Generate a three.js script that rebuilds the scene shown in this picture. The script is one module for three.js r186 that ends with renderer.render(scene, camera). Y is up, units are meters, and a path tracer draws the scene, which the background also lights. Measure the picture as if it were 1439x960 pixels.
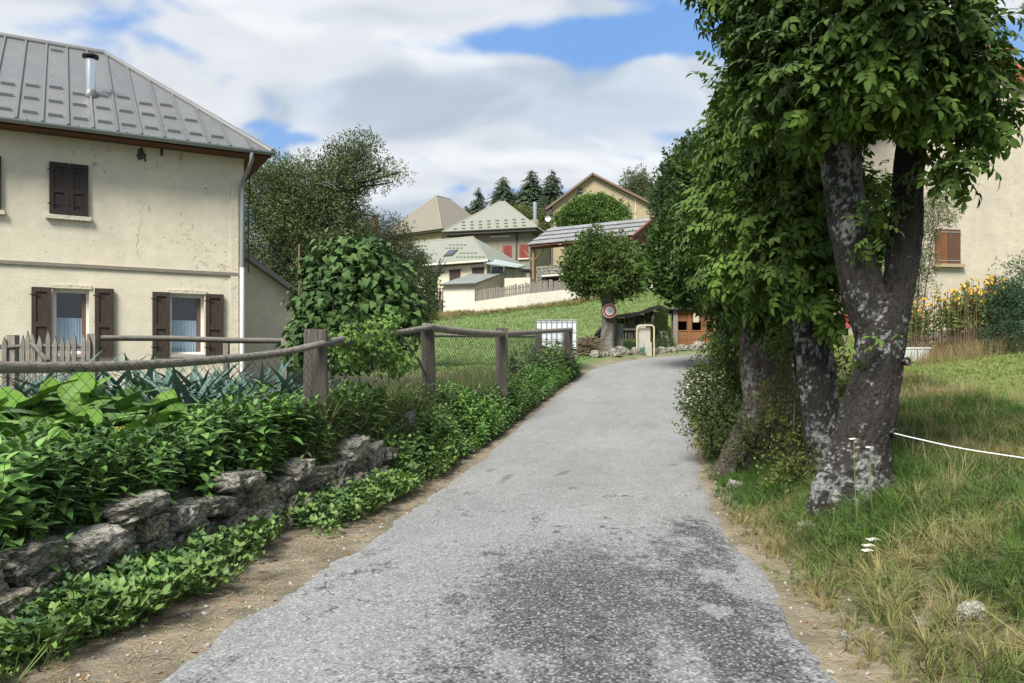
import * as THREE from 'three';
import { mergeGeometries } from 'three/addons/utils/BufferGeometryUtils.js';

// ------------------------------------------------------------------ camera, sky, sun, exposure
const F = 1130, CX = 719.5, HY = 515, EYE = 1.6;            // focal length and horizon of the photograph, in its pixels
const scene = new THREE.Scene();
const camera = new THREE.PerspectiveCamera(2 * Math.atan(HY / F) * 180 / Math.PI, 1439 / 1030, 0.1, 900);
camera.position.set(0, EYE, 0);
camera.setViewOffset(1439, 1030, 0, 0, 1439, 960);
camera.updateProjectionMatrix();
const renderer = new THREE.WebGLRenderer({ antialias: true });
renderer.toneMapping = THREE.LinearToneMapping;
renderer.toneMappingExposure = 2.15;
renderer.shadowMap.enabled = true;
renderer.shadowMap.type = THREE.PCFSoftShadowMap;
const SUN = new THREE.Vector3(-0.42, 1.15, 0.55).normalize();
const sun = new THREE.DirectionalLight(new THREE.Color().setRGB(1, 0.965, 0.90), 3.3);
sun.position.copy(SUN).multiplyScalar(120); sun.target.position.set(0, 0, -25);
sun.castShadow = true; sun.shadow.radius = 44; sun.shadow.mapSize.set(2048, 2048);
Object.assign(sun.shadow.camera, { left: -70, right: 70, top: 70, bottom: -70, near: 1, far: 320 });
scene.add(sun, sun.target);

// ------------------------------------------------------------------ numbers and noise
function mul(a) { return () => { a |= 0; a = a + 0x6D2B79F5 | 0; let t = Math.imul(a ^ a >>> 15, 1 | a); t = t + Math.imul(t ^ t >>> 7, 61 | t) ^ t; return ((t ^ t >>> 14) >>> 0) / 4294967296; }; }
const R = mul(7);
const rr = (a, b, r = R) => a + (b - a) * r();
const clamp = (x, a = 0, b = 1) => Math.min(b, Math.max(a, x));
const sm = (a, b, x) => { const t = clamp((x - a) / (b - a)); return t * t * (3 - 2 * t); };
const lerp = (a, b, t) => a + (b - a) * t;
const V = (x, y, z) => new THREE.Vector3(x, y, z);
function hash(x, y, z) { let h = Math.imul(x, 374761393) ^ Math.imul(y, 668265263) ^ Math.imul(z, 1274126177); h = Math.imul(h ^ h >>> 13, 1274126177); return ((h ^ h >>> 16) >>> 0) / 4294967296; }
function vn(x, y, z = 0, per = 0) {
  let x0 = Math.floor(x), y0 = Math.floor(y); const z0 = Math.floor(z), xf = x - x0, yf = y - y0, zf = z - z0;
  const u = xf * xf * (3 - 2 * xf), v = yf * yf * (3 - 2 * yf);
  let x1 = x0 + 1, y1 = y0 + 1; if (per) { x0 %= per; if (x0 < 0) x0 += per; x1 %= per; if (x1 < 0) x1 += per; y0 %= per; if (y0 < 0) y0 += per; y1 %= per; if (y1 < 0) y1 += per; }
  let a = hash(x0, y0, z0), b = hash(x1, y0, z0), c = hash(x0, y1, z0), d = hash(x1, y1, z0); const p = a + (b - a) * u, l0 = p + (c + (d - c) * u - p) * v;
  if (zf === 0 || zf === 0.5 || per) return l0;
  a = hash(x0, y0, z0 + 1); b = hash(x1, y0, z0 + 1); c = hash(x0, y1, z0 + 1); d = hash(x1, y1, z0 + 1); const q = a + (b - a) * u, l1 = q + (c + (d - c) * u - q) * v;
  return l0 + (l1 - l0) * zf * zf * (3 - 2 * zf);
}
function fbm(x, y, z = 0, o = 4, per = 0) { let s = 0, a = 0.5, n = 0; for (let i = 0; i < o; i++) { s += a * vn(x, y, z, per); n += a; a *= 0.5; x *= 2; y *= 2; z = z % 1 === 0.5 || z === 0 ? z : z * 2 + 3.7; per *= 2; } return s / n; }

// ------------------------------------------------------------------ sky: broken cloud with blue gaps
{
  const w = 2048, h = 1024, data = new Float32Array(w * h * 4);
  // soft openings and thick places in the cloud deck, as directions (photo pixel, spread in pixels, strength)
  const spots = [[650, 62, 110, 26, -0.26], [800, 62, 120, 32, -0.30], [960, 45, 90, 36, -0.28], [600, 95, 40, 12, -0.16], [1090, 30, 90, 50, -0.2], [1370, 90, 110, 70, -0.36], [415, 195, 36, 10, -0.26], [345, 12, 50, 12, -0.2], [350, 175, 40, 10, -0.12],
    [400, 60, 160, 60, 0.12], [640, 150, 260, 60, 0.2], [640, 268, 40, 12, -0.16], [940, 190, 60, 10, -0.12], [850, 12, 130, 14, 0.18], [1030, 10, 50, 12, 0.2], [720, 95, 100, 22, 0.14], [940, 92, 90, 20, 0.14], [560, 245, 130, 40, 0.2], [420, 240, 80, 30, 0.14], [385, 150, 70, 40, 0.14]];
  for (let j = 0; j < h; j++) for (let i = 0; i < w; i++) {
    const th = ((i + 0.5) / w - 0.5) * 2 * Math.PI, la = ((j + 0.5) / h - 0.5) * Math.PI, k = (j * w + i) * 4;
    const dx = Math.cos(la) * Math.cos(th), dy = Math.sin(la), dz = Math.cos(la) * Math.sin(th);
    if (dy < -0.02) { data[k] = 0.3; data[k + 1] = 0.31; data[k + 2] = 0.3; data[k + 3] = 1; continue; }
    const e = 1 / (Math.max(dy, 0) + 0.2), cx = dx * e * 1.9 + 5.1, cz = dz * e * 1.9 + 2.3;
    const wx = fbm(cx * 1.2 + 9, cz * 1.2, 0.5, 3) - 0.5, wz = fbm(cx * 1.2, cz * 1.2 + 7, 1.5, 3) - 0.5;
    let den = 0.74 * fbm(cx * 1.7 + wx * 1.6, cz * 1.7 + wz * 1.6, 2.5, 8) + 0.26 * fbm(cx * 7 + wx * 4, cz * 7 + wz * 4, 8.5, 5);
    let open = 0.11;
    if (dz < -0.2) { const px = CX - dx / dz * F, py = HY + dy / dz * F; for (const [sx, sy, rx, ry, a] of spots) { const q = ((px - sx) / rx) ** 2 + ((py - sy) / ry) ** 2; if (q < 9) open += a * Math.exp(-q); } }
    const cov = 0.06 + 0.94 * sm(0.41, 0.60, den + open);
    const shade = sm(0.42, 0.72, fbm(cx * 1.1 + 3 + wx, cz * 1.7 + wz, 4.5, 5));
    const bright = sm(0.5, 0.75, fbm(cx * 2.3 + 13 + wx * 2, cz * 2.3 + wz * 2, 6.5, 5));
    const low = sm(0.5, 0.0, dy);
    const B = [lerp(0.15, 0.32, low), lerp(0.35, 0.50, low), lerp(0.75, 0.80, low)];
    const wisp = fbm(cx * 4.5 + wx * 5, cz * 8 + wz * 5, 10.5, 6) - 0.5, g = 0.10 * bright + 0.10 * wisp;
    const C = [lerp(0.70, 0.46, shade) + g, lerp(0.735, 0.54, shade) + g, lerp(0.78, 0.64, shade) + g * 0.95];
    for (let c = 0; c < 3; c++) data[k + c] = lerp(B[c], C[c], cov) * 0.52;
    data[k + 3] = 1;
  }
  const t = new THREE.DataTexture(data, w, h, THREE.RGBAFormat, THREE.FloatType);
  t.mapping = THREE.EquirectangularReflectionMapping; t.magFilter = THREE.LinearFilter; t.minFilter = THREE.LinearFilter; t.needsUpdate = true;
  scene.background = t; scene.environment = t;
}

// ------------------------------------------------------------------ building helpers
const rgb = (r, g, b) => new THREE.Color().setRGB(r, g, b);
function tex(n, fn, srgb = false, m = n) {
  const a = new Uint8Array(n * m * 4);
  for (let j = 0; j < m; j++) for (let i = 0; i < n; i++) { const c = fn(i / n, j / m, i, j), k = (j * n + i) * 4; a[k] = clamp(c[0]) * 255; a[k + 1] = clamp(c[1]) * 255; a[k + 2] = clamp(c[2]) * 255; a[k + 3] = 255; }
  const t = new THREE.DataTexture(a, n, m); t.wrapS = t.wrapT = THREE.RepeatWrapping; t.magFilter = THREE.LinearFilter; t.minFilter = THREE.LinearMipmapLinearFilter; t.generateMipmaps = true;
  if (srgb) t.colorSpace = THREE.SRGBColorSpace; t.needsUpdate = true; return t;
}
const rep = (t, x, y = x) => { const c = t.clone(); c.repeat.set(x, y); c.needsUpdate = true; return c; };
const grey = (f) => (u, v, i, j) => { const g = f(u, v, i, j); return [g, g, g]; };
const mat = (c, o = {}) => new THREE.MeshStandardMaterial({ color: Array.isArray(c) ? rgb(...c) : c, roughness: 0.85, side: THREE.DoubleSide, ...o });
const names = {};
function numbered(n) { const k = names[n] = (names[n] ?? -1) + 1; return k ? `${n}_${String(k).padStart(3, '0')}` : n; }
function sh(o) { o.castShadow = o.receiveShadow = true; return o; }
function tag(o, label, category, group, kind) { o.userData.label = label; o.userData.category = category; if (group) o.userData.group = group; o.userData.kind = kind ?? 'thing'; return o; }
function thing(name, label, category, p = [0, 0, 0], turn = 0, group, kind) { const o = new THREE.Group(); o.name = numbered(name); o.position.set(...p); o.rotation.y = turn; scene.add(o); o.updateMatrixWorld(true); return tag(o, label, category, group, kind); }
function mesh(name, g, m, parent, p, rot, sc) {
  const o = sh(new THREE.Mesh(g, m)); o.name = parent ? name : numbered(name); (parent ?? scene).add(o);
  if (p) o.position.set(...p); if (rot) o.rotation.set(...rot); if (sc) o.scale.set(...sc); return o;
}
function sub(name, parent) { const g = new THREE.Group(); g.name = name; parent.add(g); return g; }
const dup = (o, label) => { const c = o.clone(); c.userData = { ...o.userData }; c.name = numbered(o.name.replace(/_\d{3}$/, '')); if (label) c.userData.label = label; scene.add(c); return c; };

class MB {                                                   // collects shapes into one geometry
  constructor() { this.p = []; this.i = []; this.u = []; this.c = []; this.col = null; }
  color(r, g, b) { this.col = [r, g, b]; return this; }
  v(x, y, z, u = 0, w = 0) { this.p.push(x, y, z); this.u.push(u, w); if (this.col) this.c.push(...this.col); return this.p.length / 3 - 1; }
  quad(a, b, c, d, uv) { const q = uv ?? [[0, 0], [1, 0], [1, 1], [0, 1]], n = [a, b, c, d].map((p, k) => this.v(...p, ...q[k])); this.i.push(n[0], n[1], n[2], n[0], n[2], n[3]); return this; }
  tri(a, b, c) { const n = [a, b, c].map((p) => this.v(...p, p[0], p[1])); this.i.push(...n); return this; }
  box(x0, x1, y0, y1, z0, z1) {
    const X = x1 - x0, Y = y1 - y0, Z = z1 - z0, uv = (a, b, o = 0, q = 0) => [[o, q], [o + a, q], [o + a, q + b], [o, q + b]];
    this.quad([x0, y0, z1], [x1, y0, z1], [x1, y1, z1], [x0, y1, z1], uv(X, Y, x0, y0)); this.quad([x1, y0, z0], [x0, y0, z0], [x0, y1, z0], [x1, y1, z0], uv(X, Y, x0, y0));
    this.quad([x1, y0, z1], [x1, y0, z0], [x1, y1, z0], [x1, y1, z1], uv(Z, Y, z0, y0)); this.quad([x0, y0, z0], [x0, y0, z1], [x0, y1, z1], [x0, y1, z0], uv(Z, Y, z0, y0));
    this.quad([x0, y1, z1], [x1, y1, z1], [x1, y1, z0], [x0, y1, z0], uv(X, Z, x0, z0)); this.quad([x0, y0, z0], [x1, y0, z0], [x1, y0, z1], [x0, y0, z1], uv(X, Z, x0, z0)); return this;
  }
  tube(pts, rad, n = 6, cap = true, um = 1) {                // pts: Vector3[], rad: number | number[] | (t, angle, point) => r
    const m = pts.length, rows = []; let len = 0, prev = null;
    for (let k = 0; k < m; k++) {
      const t = pts[Math.min(k + 1, m - 1)].clone().sub(pts[Math.max(k - 1, 0)]).normalize();
      let s = prev ? prev.clone().addScaledVector(t, -prev.dot(t)) : (Math.abs(t.y) > 0.8 ? V(1, 0, 0) : V(0, 1, 0)).addScaledVector(t, -(Math.abs(t.y) > 0.8 ? t.x : t.y));
      s.normalize(); prev = s; const b = t.clone().cross(s), row = []; if (k) len += pts[k].distanceTo(pts[k - 1]);
      for (let a = 0; a <= n; a++) {
        const q = a / n * 2 * Math.PI, dir = s.clone().multiplyScalar(Math.cos(q)).addScaledVector(b, Math.sin(q));
        const r = typeof rad === 'function' ? rad(k / (m - 1), q, pts[k], dir) : Array.isArray(rad) ? rad[k] : rad, P = pts[k].clone().addScaledVector(dir, r);
        if (this.colorAt) this.col = this.colorAt(P, dir, k / (m - 1));
        row.push(this.v(P.x, P.y, P.z, q / 6.283 * um, len));
      }
      rows.push(row);
    }
    for (let k = 0; k < m - 1; k++) for (let a = 0; a < n; a++) this.i.push(rows[k][a], rows[k][a + 1], rows[k + 1][a + 1], rows[k][a], rows[k + 1][a + 1], rows[k + 1][a]);
    if (cap) for (const [k, f] of [[0, 1], [m - 1, 0]]) { const c = this.v(pts[k].x, pts[k].y, pts[k].z); for (let a = 0; a < n; a++) { const A = rows[k][a], B = rows[k][a + 1]; this.i.push(c, f ? B : A, f ? A : B); } }
    return this;
  }
  leaf(M, L, W, n = 3, fold = 0.25, droop = 0.25, shape = 0.75) {      // grows along +y, faces +z
    const q = new THREE.Vector3(), rows = [];
    for (let k = 0; k <= n; k++) {
      const t = k / n, hw = k === 0 || k === n ? 0 : W * 0.5 * Math.pow(Math.sin(Math.PI * Math.pow(t, shape)), 0.85), y = L * (t - droop * 0.2 * t * t), z = -droop * L * t * t;
      const put = (x, zz) => { q.set(x, y, z + zz).applyMatrix4(M); return this.v(q.x, q.y, q.z, x, y); };
      rows.push(hw ? [put(-hw, fold * hw), put(0, 0), put(hw, fold * hw)] : [put(0, 0)]);
    }
    for (let k = 0; k < n; k++) { const a = rows[k], b = rows[k + 1]; if (a.length === 1) this.i.push(a[0], b[1], b[0], a[0], b[2], b[1]); else if (b.length === 1) this.i.push(a[0], a[1], b[0], a[1], a[2], b[0]); else this.i.push(a[0], a[1], b[1], a[0], b[1], b[0], a[1], a[2], b[2], a[1], b[2], b[1]); }
    return this;
  }
  geo() { const g = new THREE.BufferGeometry(); g.setAttribute('position', new THREE.Float32BufferAttribute(this.p, 3)); g.setAttribute('uv', new THREE.Float32BufferAttribute(this.u, 2)); if (this.c.length === this.p.length) g.setAttribute('color', new THREE.Float32BufferAttribute(this.c, 3)); g.setIndex(this.i); g.computeVertexNormals(); return g; }
  build(name, m, parent, p, rot) { return mesh(name, this.geo(), m, parent, p, rot); }
}
const bx = (parent, name, m, x0, x1, y0, y1, z0, z1) => {    // a box as a part of its own, placed by its middle
  const X = (x1 - x0) / 2, Y = (y1 - y0) / 2, Z = (z1 - z0) / 2, key = [X, Y, Z].map((q) => q.toFixed(4)).join();
  const g = bx.made[key] ??= new MB().box(-X, X, -Y, Y, -Z, Z).geo();
  return mesh(name, g, m, parent, [(x0 + x1) / 2, (y0 + y1) / 2, (z0 + z1) / 2]);
};
bx.made = {};
const P = (px, py, d) => V((px - CX) / F * d, EYE + (HY - py) / F * d, -d);   // a photo pixel at a depth in metres
function local(g, px, py, z = 0) {                           // where a photo pixel's sight line meets the plane z of a turned thing
  const inv = g.matrixWorld.clone().invert(), a = V(0, EYE, 0).applyMatrix4(inv), b = P(px, py, 1).applyMatrix4(inv).sub(a);
  return a.addScaledVector(b, (z - a.z) / b.z);
}
const M4 = (p, e, s = 1) => new THREE.Matrix4().compose(p, new THREE.Quaternion().setFromEuler(new THREE.Euler(...e)), typeof s === 'number' ? V(s, s, s) : s);
// many copies of a few shapes: one mass that nobody could count
function scatter(name, label, category, geos, m, list, parent) {
  const g = parent ? null : thing(name, label, category, [0, 0, 0], 0, null, 'stuff');
  geos.forEach((geo, k) => {
    const mine = list.filter((_, n) => n % geos.length === k); if (!mine.length) return;
    const o = sh(new THREE.InstancedMesh(geo, m, mine.length)); o.name = name; o.userData.kind = 'stuff';
    mine.forEach((q, n) => { o.setMatrixAt(n, q.m); o.setColorAt(n, q.c); }); (parent ?? g).add(o);
  });
  return g;
}

// ------------------------------------------------------------------ the lie of the land
const rc = [[-0.8, 0, -8], [-0.6, 0, -2], [-0.35, 0, 2], [-0.08, 0, 4.06], [0.85, 0.0, 10.8], [2.22, 0.52, 18], [3.5, 1.05, 24], [5.0, 1.62, 29.3], [7.9, 2.03, 33.2], [13, 2.25, 35.6], [22, 2.5, 37], [40, 2.8, 38], [80, 3.4, 40]].map((q) => V(...q));
const rcurve = new THREE.CatmullRomCurve3(rc, false, 'catmullrom', 0.5);
const roadS = rcurve.getSpacedPoints(420);
function near(x, d) {
  let b = 0, bd = 1e9;
  for (let k = 0; k < roadS.length; k++) { const q = roadS[k], e = (q.x - x) ** 2 + (q.z - d) ** 2; if (e < bd) { bd = e; b = k; } }
  const a = roadS[Math.max(0, b - 1)], c = roadS[Math.min(roadS.length - 1, b + 1)], tx = c.x - a.x, td = c.z - a.z, L = Math.hypot(tx, td), q = roadS[b];
  const al = ((x - q.x) * tx + (d - q.z) * td) / L, lat = ((x - q.x) * td - (d - q.z) * tx) / L;
  return { lat, h: q.y + al * (c.y - a.y) / L };
}
const wallLat = (d) => d < 10.3 ? lerp(2.95, 2.6, clamp((d - 4.7) / 5.6)) : lerp(2.6, 2.15, clamp((d - 10.3) / 8));
function HL(x, d) {
  const r = near(x, d), al = Math.abs(r.lat), n = (fbm(x * 0.7 + 40, d * 0.7 + 40, 0, 3) - 0.5);
  let h;
  if (r.lat < 0) {
    const G = 0.5 + 0.035 * (clamp(d, 0, 40) - 5) + 0.02 * clamp(-x - 3, 0, 20), xx = 0.12 * clamp(x, -22, 26);
    const M = d < 36 ? 2 + (d - 36) * 0.07 + xx * sm(24, 36, d) : d < 125 ? 2 + (d - 36) * 0.19 + xx : 2 + 89 * 0.19 + xx + (d - 125) * 0.06;
    const M2 = lerp(M, lerp(Math.min(M, r.h + 0.18), M, sm(2.4, 9.5, al)), sm(29, 33, d)), base = Math.max(lerp(G, M2, sm(24, 31, d)), d > 12 && d < 31 ? r.h + 0.12 : -9), wl = wallLat(d);
    const t = lerp(sm(wl + 0.02, wl + 0.2, al), sm(1.95, wl + 0.5, al), sm(10.6, 13, d));
    h = lerp(r.h + 0.03 * sm(1.8, 2.4, al), base, t) + n * 0.12 * sm(1.9, 3.5, al);
    if (d > 40) h += (fbm(x * 0.08, d * 0.08, 0, 3) - 0.5) * 1.2 * sm(40, 70, d);
  } else {
    h = r.h + 0.42 * sm(1.9, 3.3, al) + 0.115 * clamp(al - 2.9, 0, 16) + n * 0.22 * sm(1.9, 3.0, al);
  }
  return { h: al < 1.95 ? Math.min(h, r.h + 0.004) - 0.06 * sm(1.72, 1.5, al) : h, lat: r.lat, rh: r.h, al };
}
const H = (x, d) => HL(x, d).h;
const ground = (x, d, up = 0) => V(x, H(x, d) + up, -d);

// ------------------------------------------------------------------ textures
const fineT = tex(512, grey((u, v, i, j) => 0.62 + 0.38 * (0.5 * hash(i, j, 3) + 0.5 * fbm(u * 64, v * 64, 0, 3, 64)) - 0.12 + 0.25 * (fbm(u * 8, v * 8, 0.5, 3, 8) - 0.5)));
const asphaltT = tex(1024, (u, v, i, j) => {
  const a = vn(u * 256, v * 256, 0, 256), b = vn(u * 400 + 7, v * 400, 0, 400), c = fbm(u * 16, v * 16, 0, 3, 16);
  let g = 0.62 + 0.16 * (c - 0.5); if (a > 0.6) g += 0.75 * (a - 0.6) / 0.4 * (0.4 + b); if (a < 0.36) g -= 1.5 * (0.36 - a); g += 0.16 * (hash(i, j, 9) - 0.5);
  return [g, g, g * 0.985];
});
const asphaltB = tex(1024, grey((u, v) => 0.7 * vn(u * 256, v * 256, 0, 256) + 0.3 * vn(u * 120, v * 120, 2, 120)), false);
const plasterT = tex(1024, (u, v, i, j) => {
  const big = fbm(u * 5, v * 5, 0, 5, 5), mid = fbm(u * 24, v * 30, 0.5, 4, 6 * 4), run = fbm(u * 40, v * 5, 1.5, 4, 5 * 8), fine = hash(i, j, 5);
  let g = 0.90 + 0.2 * (big - 0.5) + 0.16 * (mid - 0.5) + 0.1 * (run - 0.5) + 0.03 * (fine - 0.5);
  const chip = fbm(u * 60, v * 60, 3.5, 3, 60), zone = fbm(u * 6 + 3, v * 6, 5.5, 2, 6); if (zone > 0.6 && chip > 0.7) g -= 0.35 * (chip - 0.66) / 0.2;
  return [g, g * (0.985 - 0.04 * (big - 0.5)), g * (0.96 - 0.12 * (big - 0.45))];
});
const plasterB = tex(512, grey((u, v) => 0.6 * fbm(u * 40, v * 40, 0, 4, 40) + 0.4 * fbm(u * 8, v * 8, 0, 3, 8)), false);
const woodT = tex(512, (u, v, i, j) => { const g = 0.62 + 0.34 * (fbm(u * 90, v * 5, 0, 4, 5 * 18) - 0.5) * 1.5 + 0.2 * (fbm(u * 12, v * 4, 1.5, 3, 4) - 0.5) + 0.06 * (hash(i, j, 2) - 0.5); return [g, g * 0.98, g * 0.96]; });
const woodB = tex(256, grey((u, v) => fbm(u * 60, v * 4, 0, 4, 60)), false);
const rockT = tex(512, (u, v, i, j) => { const a = fbm(u * 6, v * 6, 0, 6, 6), b = fbm(u * 22, v * 22, 1.5, 4, 22), cr = Math.abs(fbm(u * 7 + 3, v * 7, 2.5, 4, 7) - 0.5); let g = 0.50 + 0.7 * (a - 0.5) + 0.5 * (b - 0.5); if (cr < 0.018) g *= 0.45; if (b > 0.62) g += 0.14; g += 0.08 * (hash(i, j, 4) - 0.5); return [g * 1.02, g, g * 0.93]; });
const rockB = tex(512, grey((u, v) => { const cr = Math.abs(fbm(u * 7 + 3, v * 7, 2.5, 4, 7) - 0.5); return 0.6 * fbm(u * 9, v * 9, 0, 5, 9) + 0.4 * sm(0, 0.05, cr); }), false);
const stripeT = (n, w, dark) => tex(256, grey((u, v, i, j) => { const f = (u * n) % 1; return (f < w ? dark : f < w * 2 ? 1.06 : 0.97) * (0.93 + 0.1 * fbm(u * 6, v * 6, 0, 3, 6)); }));

// ------------------------------------------------------------------ ground sheet
{
  const line = (a, b, f0, f1, fine, grow, seg = []) => { const o = []; let x = f0, s = fine; while (x > a) { o.unshift(x); s *= grow; x -= s; } o.unshift(a); x = f0; for (const [to, st] of [[f1, fine], ...seg]) while ((x += st) < to) o.push(x); s = seg.length ? seg[seg.length - 1][1] : fine; while (x < b) { o.push(x); s *= grow; x += s; } o.push(b); return [...new Set(o)].sort((p, q) => p - q); };
  const xs = line(-170, 170, -6.2, 9.5, 0.11, 1.13), ds = line(-14, 420, 2.6, 14, 0.1, 1.25, [[30, 0.2], [60, 0.5]]);
  const b = new MB(), nx = xs.length;
  for (const d of ds) for (const x of xs) {
    const q = HL(x, d), n1 = fbm(x * 0.6 + 3, d * 0.6, 0, 4), n2 = fbm(x * 4, d * 4, 0.5, 3), n3 = fbm(x * 0.15 + 9, d * 0.15, 0, 3);
    let c = [0.07, 0.075, 0.034];                            // soil under the plants
    if (q.lat > 0 || d > 26) { const g = [lerp(0.12, 0.22, n2), lerp(0.115, 0.185, n2), lerp(0.05, 0.09, n2)], mown = q.lat > 0 ? sm(4, 6, q.al) : sm(26, 30, d), gm = [lerp(0.12, 0.19, n3) + 0.05 * (n2 - 0.5), lerp(0.20, 0.25, n3) + 0.05 * (n2 - 0.5), lerp(0.05, 0.07, n3)]; c = g.map((k, i) => lerp(k, gm[i], mown)); }
    const straw = q.lat > 0 ? sm(2.45 + (n1 - 0.5) * 1.6, 1.85, q.al) : d < 27 ? sm(wallLat(d) + 0.1, wallLat(d) - 0.25, q.al) : sm(2.6, 2.0, q.al);
    const tan = [0.28 + 0.18 * (n2 - 0.5), 0.235 + 0.15 * (n2 - 0.5), 0.165 + 0.11 * (n2 - 0.5)]; c = c.map((k, i) => lerp(k, tan[i], straw * (0.55 + 0.45 * sm(0.35, 0.6, n2))));
    b.color(...c).v(x, q.h, -d, x, d);
  }
  for (let j = 0; j < ds.length - 1; j++) for (let i = 0; i < nx - 1; i++) { const a = j * nx + i; b.i.push(a, a + 1, a + nx + 1, a, a + nx + 1, a + nx); }
  const g = b.build('ground', mat([1, 1, 1], { vertexColors: true, map: rep(fineT, 0.9), bumpMap: rep(plasterB, 1.1), bumpScale: 0.02, roughness: 1 }));
  tag(g, 'sloping grass and earth ground of the hillside beside the lane', 'ground', null, 'structure');
}
// ------------------------------------------------------------------ the lane
function roadTone(lat, d) {
  const n = fbm(lat * 1.3 + 20, d * 0.55, 0, 4), n2 = fbm(lat * 5, d * 2.5, 1.5, 4), n3 = fbm(lat * 13 + 5, d * 11, 2.5, 3), n4 = vn(lat * 31, d * 29, 3.5);
  let g = 0.335 + 0.08 * (n - 0.5) + 0.07 * (n2 - 0.5);
  const seam = 10.9 + 0.25 * (fbm(lat * 1.5, 3, 0, 3) - 0.5);
  if (d < 2.2) g *= 0.86;
  const dark = sm(8.6, 5.4, d) * Math.exp(-(((lat - 0.3) / 0.8) ** 2)) * sm(0.30, 0.58, n * 0.5 + n2 * 0.5 + 0.16) + 0.8 * sm(0.45, 0.7, n2 + 0.12) * Math.exp(-(((lat - 1.35) / 0.28) ** 2)) * sm(9.5, 8, d);
  g *= 1 - 0.8 * clamp(dark) * clamp(0.25 + 1.5 * sm(0.38, 0.62, n3 * 0.6 + n4 * 0.4));
  g *= 1 - 0.15 * Math.exp(-(((d - seam) / 0.035) ** 2)) * sm(0.35, 0.55, n2);
  const cr = Math.abs(fbm(lat * 1.1 + 7, d * 0.8, 4.5, 4) - 0.5); if (cr < 0.006 && n2 > 0.5 && d < 13) g *= 0.5;
  if (Math.abs(lat) > 1.45) g = lerp(g, 0.32, 0.4 * sm(1.45, 1.75, Math.abs(lat)));
  return g;
}
const SEAM = 10.9;
const nearT = tex(1024, (u, v, i, j) => {                    // the older stretch below the seam: chips, oil-dark worn patches and cracks
  const lat = u * 3.8 - 1.9, d = 2 + v * 9.2, X = lat + 30, a = vn(X * 95, d * 88), a2 = 0.55 * vn(X * 70, d * 62, 1.5) + 0.45 * vn(X * 22, d * 18, 2.5);
  const n = fbm(lat * 1.3 + 20, d * 0.55, 0, 4), n2 = fbm(lat * 4 + 9, d * 2.2, 1.5, 5);
  let g = 0.215 * (1 + 0.2 * (n - 0.5) + 0.3 * (n2 - 0.5));
  let st = 1.15 * sm(8.8, 5.6, d) * Math.exp(-(((lat - 0.3) / 0.8) ** 2)) * sm(0.32, 0.62, n * 0.45 + n2 * 0.55 + 0.12) + 1.0 * sm(0.42, 0.66, n2 + 0.1) * Math.exp(-(((lat - 1.35) / 0.28) ** 2)) * sm(9.8, 8, d) + 0.5 * sm(0.6, 0.75, n2);
  const k = sm(-0.42, 0.4, st * 0.8 - a2 * 0.9); g *= 1 - 0.7 * k;
  const ch = 0.65 * vn(X * 88, d * 72, 5.5) + 0.35 * a; if (ch > 0.58) g += (0.13 + 0.07 * k) * sm(0.58, 0.8, ch); if (ch < 0.42) g *= 1 - (0.35 + 0.35 * k) * sm(0.42, 0.2, ch);
  const cr = Math.abs(fbm(lat * 1.1 + 7, d * 0.8, 4.5, 5) - 0.5); if (cr < 0.0035 && n2 > 0.47) g *= 0.4;
  g *= 0.92 + 0.16 * hash(i, j, 9); return [g * 1.0, g * 1.0, g * 0.985];
}, false, 2048);
nearT.wrapS = nearT.wrapT = THREE.ClampToEdgeWrapping;
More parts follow.
